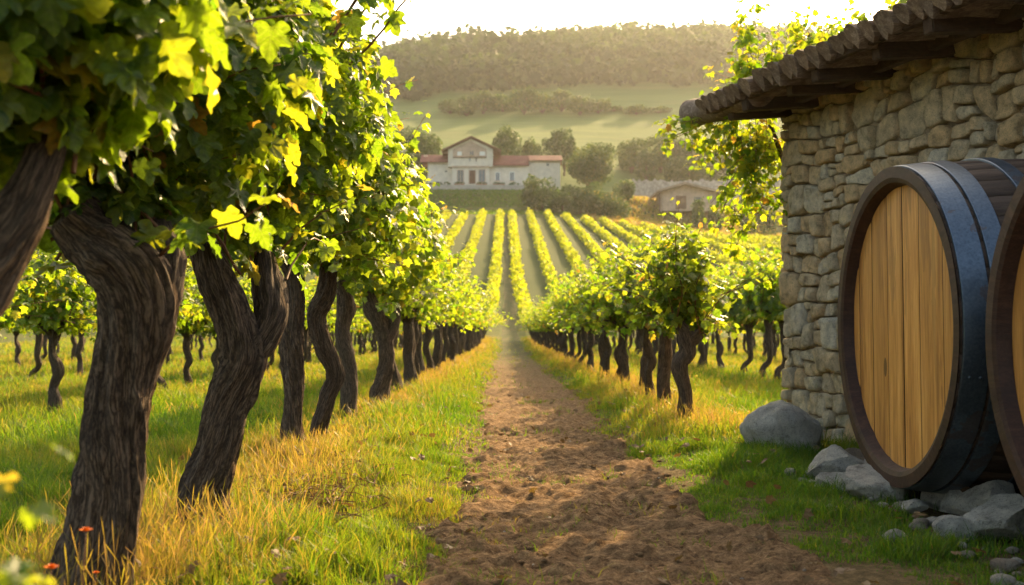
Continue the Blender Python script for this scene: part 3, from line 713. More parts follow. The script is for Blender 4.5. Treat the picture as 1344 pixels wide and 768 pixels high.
def grass_field(rg, n, box, hr, wr, name, label):
    x, y = scatter(rg, n, *box); d = pathd(x, y)
    tuft0 = noise3(x*4.3, y*4.3, 14); clump = fbm(x*2.2, y*2.2, 4, 3); pat = fbm(x*.55, y*.55, 8, 3)
    inside_b = (wall_out(x, y) < .02) & (wall_s(x, y) > -.05)
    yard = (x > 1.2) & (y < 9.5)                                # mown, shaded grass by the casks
    rowline = np.minimum(np.abs(x+2.0), np.where(y > 11, np.abs(x-2.4), 9))
    deb = np.exp(-(((x+1.4)/.40)**2 + ((y-7.2)/.95)**2))*(.5+.9*(noise3(x*3,y*3,5)>-.2))
    d = d + .10*noise3(x*7, y*7, 3) + .06*noise3(x*19, y*19, 3); dens = sst(-.16, .10, d)*.98 + .10*(clump > .22) + .4*(sst(-.45, -.1, d)*(tuft0 > .25)) + .35*((np.abs(x-.42) < .25) & (clump > .22) & (y > 7))
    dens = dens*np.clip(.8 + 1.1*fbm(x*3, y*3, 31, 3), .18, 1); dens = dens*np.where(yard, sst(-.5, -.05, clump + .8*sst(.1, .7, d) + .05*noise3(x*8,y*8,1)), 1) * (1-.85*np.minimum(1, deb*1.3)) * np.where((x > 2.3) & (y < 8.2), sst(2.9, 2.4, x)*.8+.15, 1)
    keep = (rg.random(len(x)) < dens) & ~inside_b; x, y, d, clump, pat, yard, rowline = [q[keep] for q in (x, y, d, clump, pat, yard, rowline)]
    z = zt(x, y); tuft = noise3(x*3.7, y*3.7, 12)+.5*noise3(x*9, y*9, 2); h = rg.uniform(*hr, len(x))*rg.uniform(.5, 1.15, len(x))*np.clip(1 + .9*clump + .55*tuft, .25, 2)*(.5 + .7*sst(0, .7, d)); h = h*np.where(yard, .62, 1)
    dry = .30*np.exp(-(rowline/.55)**2) + .34*pat - .06 + .12*sst(10, 30, y) + .16*fbm(x*1.7, y*1.7, 21, 3)
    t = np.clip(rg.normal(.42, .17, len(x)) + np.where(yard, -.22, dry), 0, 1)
    blades(name, M['grass'], np.stack([x, y, z-.01], 1), h, rg.uniform(*wr, len(x)), t, rg.uniform(.15, .9, len(x)), rg, label, 'grass')
rg = np.random.default_rng(11)
grass_field(rg, 380000, (-5.5, 4.2, 3.6, 10), (.06, .17), (.004, .008), 'grass', 'green and golden grass at the sides of the path, nearest the camera')
grass_field(rg, 260000, (-13, 9, 10, 22), (.07, .20), (.007, .014), 'grass', 'sunlit grass between the vine rows')
grass_field(rg, 180000, (-26, 16, 22, 50), (.08, .22), (.014, .028), 'grass', 'golden green grass under the farther vines')
grass_field(rg, 90000, (-40, 30, 50, 92), (.10, .25), (.03, .055), 'grass', 'grass strips under the farthest vines')
def dry_grass():
    rg = np.random.default_rng(12); X, Y, Hh, Wd = [], [], [], []
    for n, y0, y1, hw, s in ((2600, 3.7, 9, .42, 1), (3600, 9, 20, .42, 1.4), (6000, 20, 45, .45, 2.6), (5000, 45, 88, .5, 5)):
        for cx in (-2.05, 2.4):
            y = rg.uniform(y0, y1, n); x = cx + rg.normal(0, hw, n) + .15
            k = (pathd(x, y) > .12) & ~((cx > 0) & (y < 10.2)) & (rg.random(n) < .35 + .65*(noise3(x*1.5, y*1.5, 2) > -.1))
            k &= ~((np.abs(x+1.4) < .32) & (np.abs(y-7.2) < .7))
            x, y = x[k], y[k]; X.append(x); Y.append(y); Hh.append(rg.uniform(.10, .30, len(x))); Wd.append(np.full(len(x), .0026*s))
    for cx, cy, n in ((-1.75, 4.6, 600), (-1.5, 5.2, 500), (-2.3, 6.3, 400), (-1.5, 7.3, 400)):
        x = cx + rg.normal(0, .28, n); y = cy + rg.normal(0, .4, n); X.append(x); Y.append(y); Hh.append(rg.uniform(.15, .42, n)); Wd.append(np.full(n, .0028))
    x = rg.uniform(-24, 14, 30000); y = rg.uniform(11, 60, 30000); k = (np.abs(x) < .56*y) & (pathd(x, y) > .5) & (noise3(x*.5, y*.5, 6) > .1)
    x, y = x[k], y[k]; X.append(x); Y.append(y); Hh.append(rg.uniform(.12, .32, len(x))); Wd.append(.004 + .00022*y)
    x, y, h, wd = map(np.concatenate, (X, Y, Hh, Wd))
    ins = (wall_out(x, y) < .05) & (wall_s(x, y) > -.1); x, y, h, wd = x[~ins], y[~ins], h[~ins], wd[~ins]
    blades('dry_grass', M['grass'], np.stack([x, y, zt(x, y)-.01], 1), h, wd, np.clip(rg.normal(.84, .11, len(x)), .5, 1), rg.uniform(.1, .6, len(x)), rg,
           'straw coloured seeding grass along the feet of the vines', 'dry grass', seed_heads=True)
dry_grass()

# ------------------------------------------------------------------ rocks
def rock(name, c, dims, seed, parent=None, label=None, cat='rock', group=None, tint=.3, sub=4, facet=.5):
    bm = bmesh.new(); bmesh.ops.create_icosphere(bm, subdivisions=sub, radius=1)
    V = np.array([v.co[:] for v in bm.verts]); Fc = np.array([[v.index for v in f.verts] for f in bm.faces]); bm.free()
    rg = np.random.default_rng(seed)
    for i in range(14):                                        # cut flat facets
        nrm = rg.normal(0, 1, 3); nrm /= np.linalg.norm(nrm); d = rg.uniform(.55, .86); q = V@nrm - d
        V = V - np.maximum(0, q)[:,None]*nrm*facet*1.45
    V = V*(1 + .10*fbm(V[:,0]*1.6+seed, V[:,1]*1.6, V[:,2]*1.6, 3)[:,None] + .03*fbm(V[:,0]*7+seed, V[:,1]*7, V[:,2]*7, 3)[:,None])
    V = V*np.array(dims); a = rg.uniform(0, 6.28); V = np.stack([V[:,0]*math.cos(.3)-V[:,1]*math.sin(.3), V[:,0]*math.sin(.3)+V[:,1]*math.cos(.3), V[:,2]], 1)
    V = V*(1 + .07*fbm(V[:,0]*11+seed, V[:,1]*11, V[:,2]*11, 4)[:,None]); n3 = fbm(V[:,0]*3+seed, V[:,1]*3, V[:,2]*3, 3)
    o = mesh_np(name, V, [Fc], M['rock'], attrs={'tint': np.clip(tint + .3*n3, 0, 1)}, smooth=True); o.location = c
    if label: tag(o, label, cat, group)
    return o
rock('boulder', (2.68, 9.6, .17), (.44, .40, .38), 12, facet=.40, label='large grey boulder leaning at the far corner of the stone building', cat='boulder', tint=.25, sub=5)
RK = [  # px, py of centre, depth, half size (x, y, z), tint
 ((1100,620), 8.0, (.27,.25,.17), .1, 'pale stone left of the cask, farthest left of the loose stones'),
 ((1153,648), 7.1, (.27,.24,.16), .1, 'broad pale stone directly under the left cask rim'),
 ((1105,642), 7.45, (.17,.16,.11), .3, 'low stone tucked between the two pale stones at the cask'),
 ((1118,612), 8.3, (.13,.12,.10), .95, 'small reddish brown stone wedged behind the pale stones'),
 ((1147,616), 7.9, (.10,.10,.13), .35, 'upright little stone touching the cask rim'),
 ((1195,677), 6.55, (.085,.08,.05), .15, 'small flat stone alone in the grass below the casks'),
 ((1235,665), 6.75, (.12,.12,.10), .5, 'dark small stone in the gap under the left cask'),
 ((1262,668), 6.45, (.17,.15,.10), .2, 'grey stone between the casks, low and wide'),
 ((1300,672), 6.15, (.21,.2,.16), .35, 'rounded brownish stone under the right cask'),
 ((1325,690), 5.75, (.23,.2,.155), .05, 'pale speckled stone in the right corner by the grass'),
 ((1250,703), 5.75, (.115,.10,.075), .1, 'small pale stone nearest the camera in the grass'),
 ((1215,652), 7.3, (.30,.28,.12), .8, 'brown earthy stone in the shade beneath the left cask'),
]
for i, (p, Y, dm, tn, lb) in enumerate(RK):
    q = at(p[0], p[1], Y); rock('stone', (q[0], q[1], max(q[2], dm[2]*.35)+.035), tuple(k_*1.18 for k_ in dm), 40+i, label=lb, cat='stone', group='loose stones under the casks', tint=tn, facet=.72, sub=5)
rk2 = np.random.default_rng(77)
def rubble():
    V, Fc, T = [], [], []; b = 0
    bm = bmesh.new(); bmesh.ops.create_icosphere(bm, subdivisions=2, radius=1); I = np.array([v.co[:] for v in bm.verts]); J = np.array([[v.index for v in f.verts] for f in bm.faces]); bm.free()
    for i in range(330):
        if i < 60: y = rk2.uniform(4.2, 8.4); x = 2.62 + rk2.normal(0, .22) + (7-y)*.02; s = rk2.uniform(.02, .06)
        else: y = 3.6 + 24*rk2.random()**2; x = rk2.uniform(-.5, 1.5); s = rk2.uniform(.004, .012)
        v = I*(1+.25*noise3(I[:,0]*1.5+i, I[:,1]*1.5, I[:,2]*1.5))[:,None]*np.array([rk2.uniform(.7,1.3), rk2.uniform(.7,1.2), rk2.uniform(.5,.8)])*s
        V.append(v + [x, y, float(zt(x, y)) + s*.2 + .02]); Fc.append(J+b); b += len(I); T.append(np.full(len(I), rk2.uniform(.4, 1)))
    o = mesh_np('pebbles', np.vstack(V), [np.vstack(Fc)], M['rock'], attrs={'tint': np.concatenate(T)}, smooth=True); tag(o, 'scattered pebbles and rubble on the path and under the casks', 'pebbles', kind='stuff')
rubble()
def clods():
    V, Fc, T = [], [], []; b = 0; rk = np.random.default_rng(5)
    bm = bmesh.new(); bmesh.ops.create_icosphere(bm, subdivisions=2, radius=1); I = np.array([v.co[:] for v in bm.verts]); J = np.array([[v.index for v in f.verts] for f in bm.faces]); bm.free()
    for i in range(1300):
        y = 3.6 + 18*rk.random()**1.7; x = rk.uniform(-.5, 1.4); s = rk.uniform(.003, .012)*(1+y*.03)*(.5+1.2*(noise3(x*2.,y*2.,1)>0))
        if i > 1050: x = -1.4 + rk.normal(0, .28); y = 7.2+rk.normal(0, .6); s *= 1.6
        v = I*(1+.4*noise3(I[:,0]*1.7+i, I[:,1]*1.7, I[:,2]*1.7))[:,None]*np.array([rk.uniform(.8,1.5), rk.uniform(.7,1.2), .55])*s
        V.append(v + [x, y, float(zt(x, y)) + s*.25 + (.018 if i <= 1050 else 0)]); Fc.append(J+b); b += len(I)
    o = mesh_np('soil_clods', np.vstack(V), [np.vstack(Fc)], M['soil'], attrs={'far': np.zeros(b)}, smooth=True); tag(o, 'crumbled clods of soil on the path', 'soil clods', kind='stuff')
clods()
def fallen():
    rk = np.random.default_rng(19); n = 420; y = 3.8 + 16*rk.random(n)**1.5; x = np.where(rk.random(n) < .45, rk.uniform(-.5, 1.6, n), rk.normal(-1.4, .7, n)); x = np.where(rk.random(n) < .2, rk.normal(2.2, .5, n), x)
    P = np.stack([x, y, zt(x, y) + np.where(pathd(x, y) < 0, .055, .10)], 1); N = rk.normal(0, .45, (n, 3)) + [0, 0, 1.0]; U = rk.normal(0, 1, (n, 3)); U[:,2] *= .1
    V, Fc, t = batch(TM, P, N, U, rk.uniform(.035, .075, n), np.clip(rk.normal(.95, .08, n), .7, 1)); o = mesh_np('fallen_leaves', V, [Fc], M['dead_leaf'], attrs={'tint': t}); tag(o, 'dry brown vine leaves fallen on the path and grass', 'fallen leaves', kind='stuff')
fallen()
def debris():
    rk = np.random.default_rng(9); P = []
    for i in range(260):
        x = -1.4 + rk.normal(0, .3); y = 7.2 + rk.normal(0, .7); z = float(zt(x, y)) + rk.uniform(.01, .10); a = rk.uniform(0, 6.28); L = rk.uniform(.06, .28)
        d = np.array([math.cos(a), math.sin(a), rk.normal(0, .25)])*L; P.append(tube([np.array([x,y,z]), np.array([x,y,z])+d*.5+[0,0,.02], np.array([x,y,z])+d], [.004,.003,.002], 4))
    for i in range(160):
        y = 4 + 10*rk.random(); x = -1.9 + rk.normal(0, .5); z = float(zt(x, y)) + .02; a = rk.uniform(0, 6.28); L = rk.uniform(.05, .2)
        if x > -.7: continue
        d = np.array([math.cos(a), math.sin(a), rk.normal(0, .3)])*L; P.append(tube([np.array([x,y,z]), np.array([x,y,z])+d*.5+[0,0,.02], np.array([x,y,z])+d], [.004,.003,.002], 4))
    V, Q, B = join(P); o = mesh_np('pruned_twigs', V, quads_fix(Q), M['cane'], attrs={'bc': B}); tag(o, 'heap of dry pruned twigs among the grass by the third vine', 'twigs', kind='stuff')
debris()

# ------------------------------------------------------------------ the stone building
def w3(s, o, z): p = WC + WD*s + WN*o; return np.array([p[0], p[1], z])
HT = 3.85
bld = empty('stone_building', tuple(w3(0, 0, 0)), 'rubble stone farm building with a log-edged roof, at the right', 'building')
def power_cells(pts, wts, rad=.75):
    out = []; n = len(pts)
    for i in range(n):
        p = pts[i]; poly = [p + np.array(q)*.5 for q in ((-1,-1),(1,-1),(1,1),(-1,1))]
        d = pts - p; near = np.where((np.abs(d[:,0]) < rad) & (np.abs(d[:,1]) < rad))[0]; near = near[np.argsort((d[near]**2).sum(1))]
        for j in near:
            if j == i: continue
            dv = pts[j]-p; c = (pts[j]@pts[j] - p@p - wts[j] + wts[i])/2; new = []
            for k in range(len(poly)):
                a, b = poly[k], poly[(k+1) % len(poly)]; fa, fb = a@dv-c, b@dv-c
                if fa <= 0: new.append(a)
                if fa*fb < 0: new.append(a + (b-a)*(fa/(fa-fb)))
            poly = new
            if len(poly) < 3: break
        out.append(np.array(poly) if len(poly) >= 3 else None)
    return out
def stones(L, H, seed, place, size=.27):
    rk = np.random.default_rng(seed); cells = []
    def split(a, b, c, d, dep):
        w_, h_ = b-a, d-c; lim = rk.uniform(.17, .48)
        if max(w_, h_*1.15) < lim or (w_*h_ < .016): cells.append((a, b, c, d)); return
        f = rk.uniform(.34, .66)
        if w_ > h_*rk.uniform(.9, 1.35): m_ = a+w_*f; split(a, m_, c, d, dep+1); split(m_, b, c, d, dep+1)
        else: m_ = c+h_*f; split(a, b, c, m_, dep+1); split(a, b, m_, d, dep+1)
    z = 0.0
    while z < H:
        rh = rk.uniform(.30, .62); s = -.03 - .05*rk.random()
        while s < L: ww = rk.uniform(.35, .95); split(s, s+ww, z, z+rh, 0); s += ww
        z += rh
    V, Fc, T = [], [], []; b = 0
    def warp(p):
        k = sst(0, .25, p[:,0]); return np.stack([p[:,0] + k*(.075*noise3(p[:,0]*1.7, p[:,1]*1.7, seed) + .04*noise3(p[:,0]*5, p[:,1]*5, seed+3)), p[:,1] + .085*noise3(p[:,0]*1.5+9, p[:,1]*1.5, seed+7) + .045*noise3(p[:,0]*4.6, p[:,1]*4.6, seed+11)], 1)
    for i, (a_, b_, c_, d_) in enumerate(cells):
        w_, h_ = b_-a_, d_-c_; poly = []
        for (px_, py_), (ex, ey) in (((a_, c_), (1, 1)), ((b_, c_), (-1, 1)), ((b_, d_), (-1, -1)), ((a_, d_), (1, -1))):
            kx, ky = rk.uniform(.04, .30, 2); A_ = (px_+ex*w_*kx, py_); B_ = (px_, py_+ey*h_*ky)
            poly += [B_, A_] if ex*ey > 0 else [A_, B_]
        poly = warp(np.array(poly)); c = poly.mean(0)
        poly[:,1] = np.clip(poly[:,1], -.1, H)
        q = []                                                  # corner cutting, then resample
        for k in range(len(poly)):
            a, p2 = poly[k], poly[(k+1) % len(poly)]; q += [a+(p2-a)*.13, a+(p2-a)*.87]
        q = np.array(q); e = np.vstack([q, q[:1]]); s_ = np.concatenate([[0], np.cumsum(np.linalg.norm(np.diff(e, axis=0), axis=1))]); K = 26
        tt = np.linspace(0, s_[-1], K, endpoint=False); q = np.stack([np.interp(tt, s_, e[:,0]), np.interp(tt, s_, e[:,1])], 1)
        v = q - c; l = np.linalg.norm(v, axis=1, keepdims=True); q = c + v*np.maximum(.3, 1 - rk.uniform(.004, .013)/l)*(1 + .06*fbm(v[:,0]/l[:,0]*2.4+i, v[:,1]/l[:,0]*2.4, 0, 3))[:,None]
        prot = rk.uniform(.045, .125); tilt = rk.normal(0, .09, 2); tint = np.clip(rk.normal(.62 - .35*c[1]/H, .25), 0, 1); base = b
        for ring, (f, o_) in enumerate(((1.0, -.06), (1.0, .25), (.97, .75), (.90, .95), (.62, 1.0), (.32, 1.03), (0, 1.03))):
            w_ = c + (q-c)*f; nn = fbm(w_[:,0]*9+i, w_[:,1]*9, ring*.2, 3)*.04*(1 if ring > 1 else 0)
            off = (prot*o_ if o_ > 0 else -.06) + nn + ((w_-c)@tilt if ring > 1 else 0)
            if ring == 6: w_ = c[None]; off = np.array([prot*1.03+.006])
            V.append(place(w_[:,0], w_[:,1], off)); T.append(np.full(len(w_), tint))
            if ring > 0 and ring < 6:
                i0 = base + (ring-1)*K + np.arange(K); i1 = i0 + K; Fc.append(np.stack([i0, np.roll(i0, -1), np.roll(i1, -1), i1], 1))
            if ring == 6:
                i0 = base + 5*K + np.arange(K); cc = base + 6*K; Fc.append(np.stack([i0, np.roll(i0, -1), np.full(K, cc), np.full(K, cc)], 1))
            b += len(w_)
    return np.vstack(V), np.vstack(Fc), np.concatenate(T)
def pw(s, z, o): return np.stack([WC[0]+WD[0]*s+WN[0]*o, WC[1]+WD[1]*s+WN[1]*o, z+0*s], 1)
def pe(s, z, o): return np.stack([WC[0]-WN[0]*s-WD[0]*o, WC[1]-WN[1]*s-WD[1]*o, z+0*s], 1)
v1, f1, t1 = stones(8.6, HT, 21, pw); v2, f2, t2 = stones(5.6, HT+.5, 22, pe)
V, Fc = np.vstack([v1, v2]), np.vstack([f1, f2+len(v1)])
wall = mesh_np('wall', V, quads_fix(Fc), M['stone'], bld, {'tint': np.concatenate([t1, t2])}, True)
mb = MB()
P4 = [w3(0.0, 0, -.2), w3(11.5, 0, -.2), w3(11.5, -5.6, -.2), w3(0.0, -5.6, -.2)]
mb.hexa([tuple(p) for p in P4] + [tuple(p+np.array([0,0,HT+.2])) for p in P4]); mb.build('mortar_core', M['mortar'], wall)
# roof: deck, split-log shingles, beams
roof_o, rz0, pitch = .93, 3.80, .10
def rp(s, o, dz=0): return w3(s, o, rz0 + (roof_o - o)*pitch + dz)
mb = MB(); s0 = -.05
mb.hexa([tuple(rp(s0, roof_o-.02, -.0)), tuple(rp(11.6, roof_o-.02, 0)), tuple(rp(11.6, -6.0, 0)), tuple(rp(s0, -6.0, 0)),
         tuple(rp(s0, roof_o-.02, .05)), tuple(rp(11.6, roof_o-.02, .05)), tuple(rp(11.6, -6.0, .05)), tuple(rp(s0, -6.0, .05))])
roof = mb.build('roof', M['beam'], bld)
def add_tint(o, v=.5):
    n = len(o.data.vertices); a = o.data.attributes.new('tint', 'FLOAT', 'POINT'); a.data.foreach_set('value', np.full(n, v, np.float32) if np.isscalar(v) else np.asarray(v, np.float32)); return o
add_tint(roof)
rr_ = np.random.default_rng(31); s = -.10; kk = 0
UX = np.array([[1.02,0],[.95,.35],[.72,.62],[.3,.8],[-.3,.8],[-.72,.62],[-.95,.35],[-1.02,0],[-.80,-.50],[-.48,-.95],[0,-1.25],[.48,-.95],[.80,-.50]])
while s < 11.4:
    wd = rr_.uniform(.066, .092); ht = rr_.uniform(.13, .20); ov = rr_.uniform(.0, .09); droop = rr_.uniform(0, .02)
    V = []; Q = []; n = len(UX); jit = 1 + rr_.normal(0, .06, n); KK = 9
    for r_ in range(KK):
        f = r_/(KK-1); o_ = (roof_o+.10+ov)*(1-f) + (roof_o-1.5)*f; prof = 1.0 - .0*f
        for k in range(n):
            ds = UX[k][0]*wd*jit[k]*(1+.05*noise3(f*9+k, s*7, 1.)); dz = UX[k][1]*ht*(.62 if UX[k][1] < 0 else .45)*jit[k]*(1+.12*noise3(f*7, k*1.7, s*5))
            cut = .06*(-UX[k][1])*(1 if r_ == 0 else 0)
            V.append(w3(s+ds, o_-cut, rz0+(roof_o-o_)*pitch + .045 + dz - droop*(1-f)))
    for r_ in range(KK-1):
        for k in range(n): Q.append((r_*n+k, r_*n+(k+1) % n, (r_+1)*n+(k+1) % n, (r_+1)*n+k))
    V.append(np.mean(V[:n], 0)); c_ = len(V)-1
    fc = Q + [(k, c_, (k+1) % n) for k in range(n)]
    me = MB(); me.add(V, fc); o = me.build('split_log_shingle', M['log'], roof); add_tint(o, rr_.random()); s += wd*1.86; kk += 1
# long eave pole, beams and rafters
def log_obj(name, a, b, r, mat, parent, seed, amp=.10, nseg=22):
    a, b = np.array(a), np.array(b); P = [a+(b-a)*t for t in np.linspace(0, 1, 8)]
    V, Q, B = tube(P, [r*(1+.05*math.sin(i*1.7+seed)) for i in range(8)], nseg, amp, seed, 5, .2, 6, cap=True)
    V2 = V[:nseg].mean(0); V = np.vstack([V, V2 - (b-a)/np.linalg.norm(b-a)*.02]); c_ = len(V)-1; i = np.arange(nseg)
    Q = np.vstack([Q, np.stack([np.roll(i, -1), i, np.full(nseg, c_), np.full(nseg, c_)], 1)])
    B = np.vstack([B, B[-1]]); return mesh_np(name, V, quads_fix(Q), mat, parent, {'tint': np.full(len(V), .6), 'bc': B}, True)
log_obj('eave_log', rp(-.95, roof_o-.16, .09), rp(.7, roof_o-.16, -.01), .185, M['log'], roof, 3)
mb = MB(); mb.beam(rp(-.1, roof_o-.02, -.035), rp(11.5, roof_o-.02, -.035), .07, .10); add_tint(mb.build('eave_beam', M['beam'], roof, bevel=.006), .6)
mb = MB(); mb.beam(rp(-.1, .30, -.09), rp(11.5, .30, -.09), .10, .13); add_tint(mb.build('purlin', M['beam'], roof, bevel=.006), .4)
for k, s_ in enumerate([.12, .62, 1.35, 1.95, 2.75, 3.55, 4.4, 5.3, 6.3, 7.4, 8.6]):
    mb = MB(); mb.beam(rp(s_, roof_o-.10+.1*(k % 2), -.13), rp(s_+.05, -.3, -.13), .13, .14); add_tint(mb.build('rafter', M['beam'], roof, bevel=.01), .3+.4*rr_.random())

# ------------------------------------------------------------------ casks
def cask(loc, rz, label):
    root = empty('wine_cask', loc, label, 'cask', 'large wine casks lying beside the stone wall'); root.rotation_euler = (0, 0, rz)
    L = 1.72; r0 = 1.075; rb = 1.135
    def rad(x): t = 2*x/L-1; return rb - (rb-r0)*t*t
    rk = np.random.default_rng(int(loc[1]*100)); NS = 40; A = 8
    # body: staves (pattern in one mesh), axis +X
    xs = np.linspace(0, L, 25); V, T = [], []
    th = []; tint = []
    for sidx in range(NS):
        t0 = 2*math.pi*sidx/NS; t1_ = 2*math.pi*(sidx+1)/NS; e = (t1_-t0)*.035
        for f in (0, .03, .5, .97): th.append(t0 + (t1_-t0)*f)
        tint.append(rk.random())
    th = np.array(th); n = len(th); groove = np.array([-.010, 0, .001, 0]*NS)
    X, TH_ = np.meshgrid(xs, th, indexing='ij'); Rr = np.array([rad(x) for x in xs])[:,None] + groove[None]
    V = np.stack([X, Rr*np.cos(TH_), Rr*np.sin(TH_)], 2).reshape(-1, 3)
    i = np.arange(len(xs)*n).reshape(len(xs), n); j = np.roll(i, -1, 1)
    Q = np.stack([i[:-1].ravel(), i[1:].ravel(), j[1:].ravel(), j[:-1].ravel()], 1)
    tt = np.tile(np.repeat(tint, 4), len(xs))
    mesh_np('staves', V, [Q], M['stave'], root, {'tint': tt}, True, world=False)
    # chime (front rim) : ring profile
    for xa, sgn in ((0, 1), (L, -1)):
        prof = [(0.0, 1.0+.026), (0.0, .955), (.012*1, .925), (.085, .905), (.10, .905), (.10, 1.0)]
        K = 160; ang = np.linspace(0, 2*np.pi, K, endpoint=False); V = []
        for px_, pr in prof:
            wob = 1 + .002*noise3(np.cos(ang)*5, np.sin(ang)*5, px_*20); V.append(np.stack([np.full(K, xa + sgn*(px_-.012)), r0*pr*.985*wob*np.cos(ang), r0*pr*.985*wob*np.sin(ang)], 1))
        V = np.vstack(V); i = np.arange(len(prof)*K).reshape(len(prof), K); j = np.roll(i, -1, 1)
        Q = np.stack([i[:-1].ravel(), j[:-1].ravel(), j[1:].ravel(), i[1:].ravel()], 1)
        if sgn < 0: Q = Q[:, ::-1]
        tn = np.tile(.35 + .35*noise3(np.cos(ang)*3, np.sin(ang)*3, 0.), len(prof))
        mesh_np('rim', V, [Q], M['chime'], root, {'tint': np.clip(tn, 0, 1)}, False, world=False)
        # head boards
        rh = r0*.985*.912; ys = [-rh]; 
        while ys[-1] < rh: ys.append(ys[-1] + rk.uniform(.24, .42))
        ys[-1] = rh
        if ys[-1]-ys[-2] < .1: ys.pop(-2)
        V, Q, TT = [], [], []; b = 0; xh = xa + sgn*.075
        for a, c in zip(ys[:-1], ys[1:]):
            g = .004; u = np.linspace(a+g, c-g, 9); prot = rk.uniform(-.002, .002)
            zz = np.sqrt(np.maximum(0, rh*rh-u*u)); edge = np.array([.006, 0.001] + [0]*5 + [.001, .006])
            ff = np.linspace(-1, 1, 15)
            for q in range(9):
                for f in ff: V.append((xh + sgn*(prot+edge[q]), u[q], zz[q]*f)); TT.append(0)
            t_ = rk.random(); TT[-9*15:] = [t_]*(9*15)
            for q in range(8):
                for f in range(14): Q.append((b+q*15+f, b+q*15+f+1, b+(q+1)*15+f+1, b+(q+1)*15+f) if sgn > 0 else (b+q*15+f, b+(q+1)*15+f, b+(q+1)*15+f+1, b+q*15+f+1))
            b += 9*15
        hd = mesh_np('head', np.array(V), [np.array(Q)], M['head'], root, {'tint': TT}, False, world=False)
        K = 96; ang = np.linspace(0, 2*np.pi, K, endpoint=False)
        back = np.vstack([np.stack([np.full(K, xh+sgn*.012), rh*1.01*np.cos(ang), rh*1.01*np.sin(ang)], 1), [[xh+sgn*.012, 0, 0]]])
        mesh_np('backing', back, [np.stack([np.arange(K), np.roll(np.arange(K), -1), np.full(K, K)], 1)], M['stave'], hd, {'tint': np.zeros(K+1)}, False, world=False)
    # hoops
    for xa, wd in ((.012, .15), (.185, .115), (.50, .10), (L-.50-.10, .10), (L-.185-.115, .115), (L-.162, .15)):
        K = 128; ang = np.linspace(0, 2*np.pi, K, endpoint=False); V = []
        pr = [(xa, -.004), (xa, .010), (xa+.004, .0135), (xa+wd-.004, .0135), (xa+wd, .010), (xa+wd, -.004)]
        for x_, dr in pr:
            q = rad(min(max(x_, 0), L)) + dr + .002; V.append(np.stack([np.full(K, x_), q*np.cos(ang), q*np.sin(ang)], 1))
        V = np.vstack(V); i = np.arange(len(pr)*K).reshape(len(pr), K); j = np.roll(i, -1, 1)
        Q = np.stack([i[:-1].ravel(), i[1:].ravel(), j[1:].ravel(), j[:-1].ravel()], 1)
        hp = mesh_np('hoop', V, [Q], M['iron'], root, None, False, world=False)
        mbr = MB()
        for a_, dd in ((R(64), 0), (R(61), .0), (R(196), 0)):
            for x_ in (xa+wd*.3, xa+wd*.7):
                q = rad(x_)+.015; c_, s_ = math.cos(a_), math.sin(a_); mbr.cyl((x_, q*c_, q*s_), (x_, (q+.007)*c_, (q+.007)*s_), .011, .007, 8)
        mbr.build('rivet', M['iron'], hp, world=False)
    return root
cask((2.63, 6.80, 1.235), R(-.6), 'left cask lying on rocks, its whole oak head and three iron hoops in view')
cask((2.62, 4.42, 1.15), R(-.6), 'right cask, nearer and cut off by the right edge of the photo').scale = (.93, .93, .93)
# timber cradles under the casks
for k, (x, y) in enumerate(((2.63, 6.80), (2.62, 4.42))):
    mb = MB()
    for dx in (.35, 1.35):
        for sg in (-1, 1):
            poly = []; c0 = sg*.28
            mb.beam((x+dx-.07*0, y+sg*.62, .10), (x+dx, y+sg*.30, .10), .16, .24)
    mb.box(x+.30, x+.40, y-.75, y+.75, -.04, .02); mb.box(x+1.30, x+1.40, y-.75, y+.75, -.04, .02); mb.box(x+.40, x+1.30, y-.05, y+.05, -.04, .01)
    o = mb.build('timber_cradle', M['beam'], bevel=.01); add_tint(o, .4); tag(o, ['dark timber cradle beneath the left cask', 'dark timber cradle beneath the right cask'][k], 'timber cradle', 'timber cradles under the casks')

